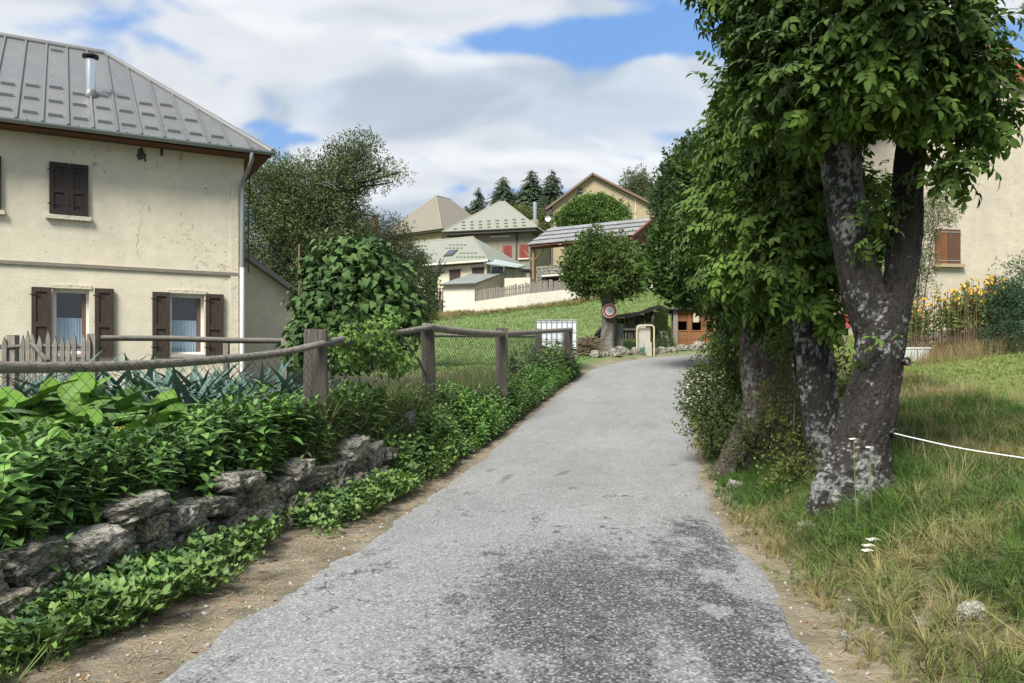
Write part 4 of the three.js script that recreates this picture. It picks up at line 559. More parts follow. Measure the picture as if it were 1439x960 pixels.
// ------------------------------------------------------------------ bend of the lane: tree sign, tank, shed and odds and ends
const signD = 35.2;
{
  const p = P(856.5, 437, signD), g = thing('road_sign', 'round white road sign with red rim fixed to the pollarded tree trunk', 'sign', [p.x, p.y, p.z + 0.06]);
  const disc = (name, r, z, m, d = 0.012) => mesh(name, new THREE.CylinderGeometry(r, r, d, 40), m, g, [0, 0, z], [Math.PI / 2, 0, 0]);
  disc('rim', 0.315, 0, mat([0.55, 0.42, 0.36], { roughness: 0.5 })); disc('red_ring', 0.275, 0.010, mat([0.36, 0.035, 0.04], { roughness: 0.5 })); disc('face', 0.205, 0.020, mat([0.62, 0.66, 0.66], { roughness: 0.5, map: rep(plasterT, 1) }));
  const b = new MB(), z = 0.0275; for (const [x0, y0, x1, y1, w] of [[-0.08, 0.03, 0.02, -0.06, 0.02], [0.02, -0.06, 0.07, 0.06, 0.016], [-0.06, -0.07, 0.06, -0.03, 0.014], [-0.02, 0.09, 0.05, 0.03, 0.012]]) { const a = Math.atan2(y1 - y0, x1 - x0) + 1.57, cx = Math.cos(a) * w, cy = Math.sin(a) * w; b.quad([x0 - cx, y0 - cy, z], [x1 - cx, y1 - cy, z], [x1 + cx, y1 + cy, z], [x0 + cx, y0 + cy, z]); } b.build('faded_symbol', mat([0.25, 0.42, 0.46]), g); bx(g, 'bracket', zincDark, -0.03, 0.03, -0.2, 0.2, -0.12, -0.007);
}
{ // water tank in a cage
  const d = 28, a = P(753, 450, d), y = H(a.x + 0.7, d), g = thing('water_tank', 'white plastic water tank in a metal cage behind the wire fence', 'tank', [a.x, y, a.z], -0.06), W = P(811, 450, d).x - a.x, h = P(780, 449.5, d).y - y;
  const b0 = h - 1.0; mesh('container', new THREE.BoxGeometry(W - 0.08, 0.9, 0.95, 1, 1, 1), mat([0.66, 0.69, 0.72], { roughness: 0.45 }), g, [W / 2, b0 + 0.5, -0.5]); for (let k = 0; k < 5; k++) bx(g, 'pallet', k % 2 ? greyWood2 : postWood, 0.02 * (k % 2), W - 0.02 * (k % 3), -0.1 + k * (b0 + 0.1) / 5, -0.1 + (k + 0.86) * (b0 + 0.1) / 5, -1, 0.01 * (k % 2)); 
  for (let k = 0; k <= 8; k++) new MB().tube([V(k * W / 8, b0, 0.02), V(k * W / 8, h - 0.02, 0.02), V(k * W / 8, h, -0.05), V(k * W / 8, h, -1)], 0.014, 5).build('bar', gutterM, g); for (const t of [b0 / h, 0.6, 0.78, 0.99]) new MB().tube([V(0, h * t, 0.035), V(W, h * t, 0.035)], 0.014, 5).build('bar', gutterM, g); mesh('lid', new THREE.CylinderGeometry(0.12, 0.12, 0.06, 14), black, g, [W / 2, h + 0.0, -0.5]);
}
{ // animal shed of orange boards
  const d = 38.2, a = P(948, 476, d), y = H(a.x + 1.5, d) - 0.15, g = thing('animal_shed', 'small orange-brown board shed with two dark openings and flat black roof', 'shed', [a.x, y, a.z], -0.1), L = (px, py, z = 0) => local(g, px, py, z), X = L(1040, 440).x, t = L(948, 436).y, r = mul(12);
  const bm = [[0.30, 0.135, 0.05], [0.25, 0.105, 0.04], [0.34, 0.16, 0.065], [0.2, 0.095, 0.045]].map((c) => mat(c, { map: rep(woodT, 1, 2) })), holes = [[L(953, 456), L(965, 464)], [L(972.5, 456), L(985, 464)], [L(993, 455), L(1003, 464)]];
  let n = 0; for (let yy = 0.12; yy < t - 0.05; yy += 0.165, n++) { let segs = [[0.14, X]]; for (const [p, q] of holes) if (yy + 0.16 > q.y && yy < p.y) segs = segs.flatMap(([u, v]) => q.x < u || p.x > v ? [[u, v]] : [[u, p.x], [q.x, v]]).filter(([u, v]) => v - u > 0.02); for (const [u, v] of segs) bx(g, 'board', bm[Math.floor(r() * 4)], u, v, yy, yy + 0.158, -0.03, 0.002 + 0.01 * r()); }
  bx(g, 'post', greyWood, -0.06, 0.14, -0.2, t + 0.1, -0.12, 0.06); for (const [p, q] of holes) { bx(g, 'frame', bm[2], p.x - 0.07, q.x + 0.07, q.y - 0.06, q.y - 0.003, -0.02, 0.03); bx(g, 'frame', bm[2], p.x - 0.07, p.x - 0.003, q.y, p.y + 0.05, -0.02, 0.03); }
  bx(g, 'stile', bm[2], L(969, 450).x - 0.06, L(969, 450).x + 0.06, 0.1, t, 0.014, 0.03); bx(g, 'back', bm[3], 0, X, 0, t, -1.6, -1.5); bx(g, 'side', bm[3], 0, 0.05, 0, t, -1.5, -0.13); bx(g, 'side', bm[3], X - 0.05, X, 0, t, -1.5, -0.05); bx(g, 'roof', black, -0.2, X + 0.2, t, t + 0.07, -1.8, 0.25); bx(g, 'floor', greyWood2, 0, X, 0.02, 0.1, -1.5, 0.1);
  const s = L(974, 440, 0.05), s2 = L(982, 453, 0.05); tag(mesh('feed_sack', new MB().box(0, s2.x - s.x, 0, s.y - s2.y, 0, 0.05).geo(), mat([0.55, 0.5, 0.4], { map: rep(plasterT, 2) }), null, V(s.x, s2.y, 0.05).applyMatrix4(g.matrixWorld).toArray()), 'pale sack hanging on the orange board shed', 'sack');
  const bq = L(968, 433, -0.4); tag(mesh('clay_slab', rocks[3], mat([0.42, 0.15, 0.08], { map: rep(rockT, 2) }), null, V(bq.x, t + 0.12, -0.4).applyMatrix4(g.matrixWorld).toArray(), [0, 0.3, 0], [0.45, 0.12, 0.4]), 'terracotta slab weighing down the black shed roof', 'slab');
}
{ // wood store under black sheeting
  const d = 39.2, a = P(858, 478, d), y = H(a.x + 1, d) - 0.2, g = thing('wood_store', 'dark wood store under sagging black plastic sheeting behind the pollarded tree', 'shelter', [a.x, y, a.z]), L = (px, py, z = 0) => local(g, px, py, z), b = new MB(), top = [[838, 468], [850, 455], [866, 443], [885, 440], [900, 438], [912, 432], [926, 429], [938, 434], [950, 437]].map(([u, v]) => L(u, v)), N = 6;
  for (let i = 0; i < top.length - 1; i++) for (let k = 0; k < N; k++) { const q = (i2, k2) => { const t = k2 / N; return [top[i2].x, top[i2].y - 0.25 * Math.sin(t * 3) * 0.3 + 0.12 * (fbm(i2 * 1.7, k2 * 0.9, 0, 2) - 0.5) - (k2 === 0 ? 0.1 * (i2 % 2) : 0), 0.2 - t * 2.2]; }; b.quad(q(i, k), q(i + 1, k), q(i + 1, k + 1), q(i, k + 1)); }
  for (let i = 0; i < top.length - 1; i++) b.quad([top[i].x, top[i].y - 0.14 - 0.1 * (i % 2), 0.2], [top[i + 1].x, top[i + 1].y - 0.14 - 0.1 * ((i + 1) % 2), 0.2], [top[i + 1].x, top[i + 1].y, 0.19], [top[i].x, top[i].y, 0.19]);
  b.build('sheeting', mat([0.014, 0.014, 0.015], { roughness: 0.45 }), g); for (let k = 0; k < 14; k++) { const u = lerp(top[1].x, top[8].x, k / 14), v = lerp(top[1].x, top[8].x, (k + 0.96) / 14); const m = top.findIndex((q) => q.x > u), tq = top[Math.max(0, m - 1)], tr = top[m < 0 ? top.length - 1 : m]; bx(g, 'back_board', k % 2 ? greyWood2 : postWood, u, v, 0, Math.min(tq.y, tr.y) - 0.02, -2, -1.95); }
  const r = mul(3); for (let k = 0; k < 12; k++) { const x = L(866 + k * 4.4, 460).x, h = L(866, rr(446, 460, r)).y; bx(g, 'board', k % 2 ? greyWood2 : postWood, x, x + rr(0.08, 0.14, r), 0, h, -0.2 - 0.02 * (k % 3), -0.16 - 0.02 * (k % 3)); } bx(g, 'rail', greyWood, L(868, 462).x, L(918, 462).x, L(880, 464).y, L(880, 461.5).y, -0.155, -0.1); for (const px of [866, 918, 946]) bx(g, 'post', greyWood2, L(px, 450).x - 0.06, L(px, 450).x + 0.06, 0, L(px, 443).y, -0.12, 0);
}
{ // green bin, stone slab with a pipe hoop, white board, thuja cone handled with plants
  const b0 = P(868.5, 476, 36.2), g = thing('waste_bin', 'grey-green metal bin standing beside the tree with the road sign', 'bin', [b0.x, b0.y - 0.05, b0.z]); const h = P(868, 456, 36.2).y - b0.y; mesh('body', new THREE.CylinderGeometry(0.24, 0.21, h, 18), mat([0.12, 0.17, 0.16], { roughness: 0.6 }), g, [0, h / 2 + 0.05, 0]); mesh('rim', new THREE.TorusGeometry(0.24, 0.018, 6, 20), mat([0.2, 0.26, 0.24]), g, [0, h + 0.05, 0], [Math.PI / 2, 0, 0]); bx(g, 'foot', greyWood2, -0.2, 0.2, -0.25, 0.05, -0.2, 0.2);
  const d = 34.6, a = P(895, 494, d), y = H(a.x, d) - 0.1, s = thing('stone_slab', 'upright pale stone slab by the lane under a bent cream pipe', 'slab', [a.x, y, a.z]), L = (px, py, z = 0) => local(s, px, py, z), p = L(895, 461), q = L(914, 496); bx(s, 'slab', concrete, p.x, q.x, 0, p.y, -0.12, 0); bx(s, 'cap', concrete, p.x + 0.06, q.x - 0.2, p.y + 0.003, p.y + 0.1, -0.11, -0.01); bx(s, 'step', concrete, L(905, 490).x, q.x + 0.02, 0, L(900, 481).y, 0.003, 0.22);
  const hp = thing('pipe_hoop', 'bent cream metal pipe hoop standing over the pale stone slab', 'pipe', [a.x, y, a.z + 0.12]), A = L(894.5, 490), B = L(918.5, 490), T = L(900, 457.5).y; new MB().tube([V(A.x, 0, 0), V(A.x, T - 0.1, 0), V(A.x + 0.04, T - 0.03, 0), V(A.x + 0.11, T, 0), V(B.x - 0.11, T, 0), V(B.x - 0.04, T - 0.03, 0), V(B.x, T - 0.1, 0), V(B.x, 0, 0)], 0.03, 8).build('pipe', mat([0.62, 0.55, 0.36], { roughness: 0.5 }), hp);
  const w = P(937, 478, 37.4); tag(mesh('white_board', new MB().box(-0.2, 0.2, 0, 0.95, -0.02, 0.02).geo(), whitePaint, null, [w.x, H(w.x, 37.4) - 0.05, w.z], [-0.25, 0.4, 0.12]), 'white board leaning against the wood store beside the conical shrub', 'board');
  const bt = P(902.5, 492, 34.2); tag(new MB().tube([V(0, 0, 0), V(0.06, 0.2, 0), V(0.09, 0.3, 0)], [0.06, 0.06, 0.02], 8).build('green_bottle', mat([0.03, 0.16, 0.10], { roughness: 0.3 }), null, [bt.x, H(bt.x, 34.2) + 0.1, bt.z]), 'green bottle leaning against the pale stone slab', 'bottle');
}
{ // rough stones edging the bend
  const r = mul(14); let n = 0; for (let px = 838; px < 1012; px += rr(6.5, 11, r), n++) { const t = (px - 838) / 174, d = lerp(31.8, 37.6, Math.pow(t, 0.8)) + rr(0, 0.6, r), p = P(px, 490, d), s = rr(0.16, 0.34, r) * (px < 868 ? 1.25 : px > 970 ? 1.2 : 1); const o = mesh('edging_stone', rocks[n % 7], n % 3 ? paleRock[n % 2] : rockM[0], null, [p.x, H(p.x, d) + s * 0.35, p.z], [rr(-0.3, 0.3, r), rr(0, 3, r), rr(-0.3, 0.3, r)], [s * 1.5, s * 1.1, s * 1.2]); tag(o, px < 872 ? 'rough pale stone edging the lane beside the brush pile and sign tree' : px < 925 ? 'rough pale stone edging the lane around the upright slab' : 'rough pale stone edging the lane before the orange board shed', 'stone', px < 872 ? 'stones edging the bend by the sign tree' : px < 925 ? 'stones edging the bend by the slab' : 'stones edging the bend by the shed'); }
}

// ------------------------------------------------------------------ house beyond the trees on the other side
{
  const d = 25, p = P(1300, 440, d), y = H(p.x, d) - 0.6, g = thing('gabled_house', 'large beige roughcast house with red tile verge and oak shutters beyond the ash trees', 'house', [p.x, y, p.z], 7 * Math.PI / 180), L = (a, b, z = 0) => local(g, a, b, z);
  const ap = L(1376, 78), sr = L(1439, 121), k = (ap.y - sr.y) / (sr.x - ap.x), x0 = L(1262, 300).x, x1 = ap.x + (ap.x - x0), yl = (x) => ap.y - Math.abs(x - ap.x) * k;
  const s = new THREE.Shape([[x0, 0], [x1, 0], [x1, yl(x1) - 0.1], [ap.x, ap.y - 0.1], [x0, yl(x0) - 0.1]].map((q) => new THREE.Vector2(...q))); mesh('wall', new THREE.ExtrudeGeometry(s, { depth: 11, bevelEnabled: false }), wallGrey, g, [0, 0, -11]);
  const r = sub('roof', g); for (const sgn of [-1, 1]) { const X = sgn < 0 ? x0 - 0.5 : x1 + 0.5; slope(r, 'roof_slope', tileM, [[X, yl(X) + 0.1, 0.3], [X, yl(X) + 0.1, -11.3], [ap.x, ap.y + 0.1, -11.3], [ap.x, ap.y + 0.1, 0.3]], 0.18); }
  for (const sgn of [-1, 1]) for (let i = 0; i < 22; i++) { const a = i / 22, b = (i + 1.15) / 22, X = (t) => lerp(sgn < 0 ? x0 - 0.5 : x1 + 0.5, ap.x, t); new MB().tube([V(X(a), yl(X(a)) + 0.13, 0.32), V(X(b), yl(X(b)) + 0.18, 0.32)], 0.09, 7).build('verge_tile', mat([0.34 + 0.06 * (i % 3), 0.12, 0.06]), r); }
  const c = L(1406, 90, -2), ch = sub('chimney', g), cx = c.x, cy = L(1406, 82, -2).y; bx(ch, 'stack', wallGrey, cx - 0.26, cx + 0.26, cy - 2, cy, -2.3, -1.7); for (const [u, v] of [[-0.24, -0.14], [0.14, 0.24]]) bx(ch, 'pillar', wallGrey, cx + u, cx + v, cy + 0.003, cy + 0.17, -2.25, -1.75); bx(ch, 'slab', mat([0.28, 0.12, 0.08]), cx - 0.34, cx + 0.34, cy + 0.172, cy + 0.24, -2.38, -1.62);
  const q = L(1314, 322, 0.03), w = L(1349.5, 371, 0.03), mx = (q.x + w.x) / 2, wn = sub('window', g); bx(wn, 'shutter', shutterOak, q.x, mx - 0.006, w.y, q.y, 0.004, 0.045); bx(wn, 'shutter', shutterOakDark, mx + 0.006, w.x, w.y, q.y, 0.004, 0.045); for (const yy of [w.y + 0.08, q.y - 0.1]) bx(wn, 'strap', greyWood, q.x - 0.02, w.x + 0.02, yy, yy + 0.03, 0.047, 0.056); bx(wn, 'sill', mat([0.36, 0.27, 0.17]), q.x - 0.1, w.x + 0.1, w.y - 0.11, w.y - 0.01, 0.003, 0.14);
}
{ // enamel tub in the meadow
  const d = 19.5, a = P(1268, 505, d), y = H(a.x + 0.4, d), g = thing('water_trough', 'white enamel tub used as a trough in the mown meadow', 'trough', [a.x - 0.25, y, a.z], -0.05), W = P(1312, 490, d).x - a.x + 0.25, h = P(1290, 488, d).y - y, en = mat([0.66, 0.70, 0.72], { roughness: 0.35 });
  const b = new MB(), prof = [[0.86, 0.0], [0.9, 0.05], [0.95, h - 0.05], [1, h - 0.04], [1.01, h], [0.93, h], [0.87, 0.08]], N = 28; for (let i = 0; i < N; i++) for (let k = 0; k < prof.length - 1; k++) { const q = (i2, [s, yy]) => { const t = i2 / N * 6.2832, c = Math.cos(t), s2 = Math.sin(t), e = 0.35; return [W / 2 + Math.sign(c) * Math.pow(Math.abs(c), e) * W / 2 * s, yy, -0.35 + Math.sign(s2) * Math.pow(Math.abs(s2), e) * 0.33 * s]; }; b.quad(q(i, prof[k]), q(i + 1, prof[k]), q(i + 1, prof[k + 1]), q(i, prof[k + 1])); }
  b.build('tub', en, g); bx(g, 'bottom', en, 0.1, W - 0.1, 0.06, 0.08, -0.6, -0.1); bx(g, 'water', skyGlass, 0.06, W - 0.06, h - 0.1, h - 0.09, -0.62, -0.08); new MB().tube([V(W * 0.6, 0.03, 0.0), V(W * 0.6, h - 0.05, 0.0)], 0.008, 5).build('seam', zincDark, g);
}
{ // low dry wall behind the flowers
  const r = mul(41), g = thing('low_stone_wall', 'low grey stone wall half hidden behind the tall yellow flowers', 'wall'); for (let row = 0; row < 3; row++) for (let px = 1262; px < 1400;) { const w = rr(0.25, 0.55, r), d = 21.6, p = P(px, 470, d), m = mesh('stone', rocks[Math.floor(r() * 7)], r() < 0.5 ? paleRock[1] : rockM[0], g, [p.x + w / 2, H(p.x, d) + 0.08 + row * 0.17, p.z]); m.scale.set(w * 1.08, 0.21, 0.35); px += w / d * F; }
}
{ // small red ornament
  const d = 17, p = P(1188, 452, d), y = H(p.x, d), g = thing('garden_ornament', 'small red ornament with a pale rim on a stake seen between the trunks', 'ornament', [p.x, y, p.z]), h = p.y - y, s = new THREE.Shape(); s.moveTo(-0.1, 0.16); s.quadraticCurveTo(0.14, 0.2, 0.14, 0.02); s.quadraticCurveTo(0.1, -0.16, -0.02, -0.14); s.quadraticCurveTo(-0.12, 0, -0.1, 0.16);
  mesh('face', new THREE.ExtrudeGeometry(s, { depth: 0.03, bevelEnabled: true, bevelSize: 0.008, bevelThickness: 0.008, bevelSegments: 1 }), mat([0.42, 0.07, 0.06], { roughness: 0.5 }), g, [0, h, 0]); const o = mesh('rim', new THREE.ExtrudeGeometry(s, { depth: 0.01, bevelEnabled: false }), mat([0.6, 0.48, 0.3]), g, [0.018, h - 0.012, -0.02]); o.scale.set(1.14, 1.14, 1); bx(g, 'stake', greyWood, -0.012, 0.012, -0.1, h, -0.04, -0.02);
}

// ------------------------------------------------------------------ plants: materials and shapes
const leafMat = (c = [1, 1, 1], t = 0.3, ro = 0.62) => new THREE.MeshPhysicalMaterial({ color: rgb(...c), roughness: ro, transmission: t, thickness: 0, side: THREE.DoubleSide, ior: 1.33, specularIntensity: 0.6 });
const leafM = leafMat([1, 1, 1], 0.3, 0.7), bladeM = leafMat([1, 1, 1], 0.3, 0.8);
function orient(p, axis, normal, s) {
  const y = axis.clone().normalize(), z = normal.clone().addScaledVector(y, -normal.dot(y)); if (z.lengthSq() < 1e-4) z.set(y.y, -y.x, 0.01); z.normalize(); const x = y.clone().cross(z);
  return new THREE.Matrix4().makeBasis(x, y, z).scale(V(s, s, s)).setPosition(p);
}
const rdir = (r = R) => { const z = r() * 2 - 1, a = r() * 6.2832, q = Math.sqrt(1 - z * z); return V(q * Math.cos(a), z, q * Math.sin(a)); };
const tint = (a, b, t, j = 0.12, r = R) => { const k = 1 + (r() - 0.5) * 2 * j; return rgb(lerp(a[0], b[0], t) * k, lerp(a[1], b[1], t) * k, lerp(a[2], b[2], t) * k); };
const I4 = new THREE.Matrix4();
// pinnate ash leaf
const ashGeos = [0, 1, 2].map((v) => { const b = new MB(), r = mul(100 + v), L = 0.25, np = 3; b.tube([V(0, 0, 0), V(0, L * 0.6, -0.01), V(0, L, -0.03)], 0.0025, 3, false); for (let k = 0; k < np; k++) for (const s of [-1, 1]) b.leaf(M4(V(0, L * (0.3 + 0.27 * k), -0.02 * k / np), [rr(-0.5, 0.1, r), rr(-0.3, 0.3, r), -s * rr(0.85, 1.1, r)]), rr(0.10, 0.135, r), rr(0.05, 0.062, r), 4, 0.22, rr(0.2, 0.5, r), 0.85); b.leaf(M4(V(0, L, -0.03), [rr(-0.5, 0, r), 0, 0]), 0.13, 0.06, 4, 0.22, 0.35, 0.85); return b.geo(); });
// a spray of small leaves for trees farther off
const sprayGeo = (n, L, leaf, w, seed) => { const b = new MB(), r = mul(seed); for (let k = 0; k < n; k++) { const p = V(rr(-0.4, 0.4, r) * L, rr(0, 1, r) * L, rr(-0.35, 0.35, r) * L); b.leaf(M4(p, [rr(-1.1, 1.1, r), rr(0, 6.28, r), rr(-1.2, 1.2, r)]), leaf * rr(0.75, 1.25, r), leaf * w * rr(0.8, 1.2, r), 2, 0.25, 0.3, 0.85); } return b.geo(); };
const sprays = [1, 2, 3].map((s) => sprayGeo(16, 0.42, 0.105, 0.5, s)), bigSprays = [4, 5, 6].map((s) => sprayGeo(14, 0.62, 0.22, 0.45, s)), fineSprays = [7, 8, 9].map((s) => sprayGeo(16, 0.34, 0.07, 0.5, s));
// places for leaves through clumps; clumps: [x, y, z, rx, ry, rz]
function leaves(cl, n, { seed = 1, lo = [0.03, 0.06, 0.012], hi = [0.09, 0.15, 0.03], droop = 0.45, size = [0.8, 1.25], inner = 0.4, rough = 0.55, gap = 0 } = {}) {
  const r = mul(seed), W = cl.map((c) => c[3] * c[4] + c[4] * c[5]), T = W.reduce((a, b) => a + b, 0), out = []; let guard = 0;
  while (out.length < n && guard++ < n * 4) {
    let k = 0, u = r() * T; while (k < cl.length - 1 && (u -= W[k]) > 0) k++;
    const c = cl[k], dir = rdir(r), f = 1 - rough * 0.5 + rough * fbm(dir.x * 2.1 + k * 5.3 + seed, dir.y * 2.1 + 7, dir.z * 2.1 + 3.3, 3), q = lerp(inner, 1, Math.pow(r(), 0.6)) * f * 1.12;
    const p = V(c[0] + dir.x * c[3] * q, c[1] + dir.y * c[4] * q, c[2] + dir.z * c[5] * q);
    if (gap && fbm(p.x * 1.9 + seed, p.y * 1.9, p.z * 1.9 + 1.7, 3) < gap * sm(0.6, 0.95, q)) continue;
    const ax = dir.clone().multiplyScalar(0.8).add(rdir(r).multiplyScalar(0.6)); ax.y -= droop * rr(0.4, 1.4, r); const no = dir.clone().multiplyScalar(0.7).add(V(0, 0.75, 0)).add(rdir(r).multiplyScalar(0.45));
    out.push({ p, q, m: orient(p, ax, no, rr(...size, r)), c: tint(lo, hi, clamp(0.25 + 0.75 * vn(p.x * 1.3, p.y * 1.3, p.z * 1.3 + 0.21) + rr(-0.25, 0.25, r)), 0.15, r) });
  }
  return out;
}
// the leaves that show largest become parts, the rest one mass
const leafMats = {};
function crown(g, list, geos, m, parts = 0, name = 'leaf') {
  let few = [];
  if (parts) { const cam = V(0, EYE, 0); few = list.filter((l) => l.q > 0.8).sort((a, b) => a.p.distanceTo(cam) - b.p.distanceTo(cam)); const step = Math.max(1, Math.floor(few.length * 0.6 / parts)); few = few.filter((_, k) => k % step === 0).slice(0, parts); }
  const set = new Set(few), c = sub('crown', g);
  few.forEach((l, k) => { const st = (v, n) => Math.max(1, Math.round(v * n)) / n, key = [st(l.c.g, 70), st(l.c.r / l.c.g, 8), st(l.c.b / l.c.g, 12)], mm = leafMats[key.join()] ??= leafMat([key[0] * key[1], key[0], key[0] * key[2]], 0.3, 0.7); const o = mesh(name, geos[k % geos.length], mm, c); l.m.decompose(o.position, o.quaternion, o.scale); });
  scatter('foliage', '', '', geos, m, list.filter((l) => !set.has(l)), c); return c;
}
function bark(seed, lich = 0.5, dark = [0.026, 0.022, 0.018], pale = [0.2, 0.205, 0.19]) {
  return (p) => { const a = fbm(p.x * 9 + seed, p.y * 6, p.z * 9 + 0.3, 4), b = fbm(p.x * 34, p.y * 30 + seed, p.z * 34 + 0.7, 4), z = fbm(p.x * 2.4 + 4, p.y * 1.6 + seed, p.z * 2.4 + 0.2, 2); const l = sm(0.53, 0.60, a * 0.45 + b * 0.55 + (z - 0.5) * 0.45 + (lich - 0.5) * 0.25), k = 0.7 + 0.6 * b; return [0, 1, 2].map((i) => lerp(dark[i] * k, pale[i] * (0.75 + 0.5 * b), l)); };
}
const barkM = mat([1, 1, 1], { vertexColors: true, bumpMap: rep(rockB, 3, 2.2), bumpScale: 0.04, roughness: 0.95 });
function limb(b, pts, rad, n = 10, rough = 0.12, seg = 8) {
  const c = new THREE.CatmullRomCurve3(pts), N = (pts.length - 1) * seg, ps = c.getPoints(N), ra = (t) => { const f = t * (rad.length - 1), k = Math.min(rad.length - 2, Math.floor(f)); return lerp(rad[k], rad[k + 1], f - k); };
  b.tube(ps, (t, a, p, d) => ra(t) * (1 + rough * 2 * (fbm(p.x * 3 + d.x * 1.6, p.y * 1.8, p.z * 3 + d.z * 1.6 + 0.13, 3) - 0.5) + rough * 0.9 * (fbm(d.x * 6 + 3, p.y * 2.6, d.z * 6 + 0.31, 4) - 0.5) + rough * 0.35 * (vn(d.x * 16, p.y * 9, d.z * 16 + 0.4) - 0.5)), n, true, 2);
}
const pc = (px, py, d, r, ry = r, rz = r) => { const p = P(px, py, d); return [p.x, p.y, p.z, r, ry, rz]; };
function branches(b, from, cl, r0, seed) { const r = mul(seed); for (const c of cl) { const t = V(c[0], c[1], c[2]), s = from.reduce((m, f) => f.distanceTo(t) < m.distanceTo(t) ? f : m, from[0]), mid = s.clone().lerp(t, 0.5).add(V(rr(-0.15, 0.15, r), 0.12, rr(-0.15, 0.15, r)).multiplyScalar(c[3])); b.tube(new THREE.CatmullRomCurve3([s, mid, t]).getPoints(8), [...Array(9)].map((_, k) => r0 * (1 - 0.75 * k / 8)), 6, true); for (let k = 0; k < 6; k++) { const d = rdir(r); d.y = Math.abs(d.y) * 0.7; b.tube([mid.clone().lerp(t, r()), t.clone().add(V(d.x * c[3], d.y * c[4], d.z * c[5]).multiplyScalar(0.8))], [r0 * 0.35, r0 * 0.1], 4, false); } } }

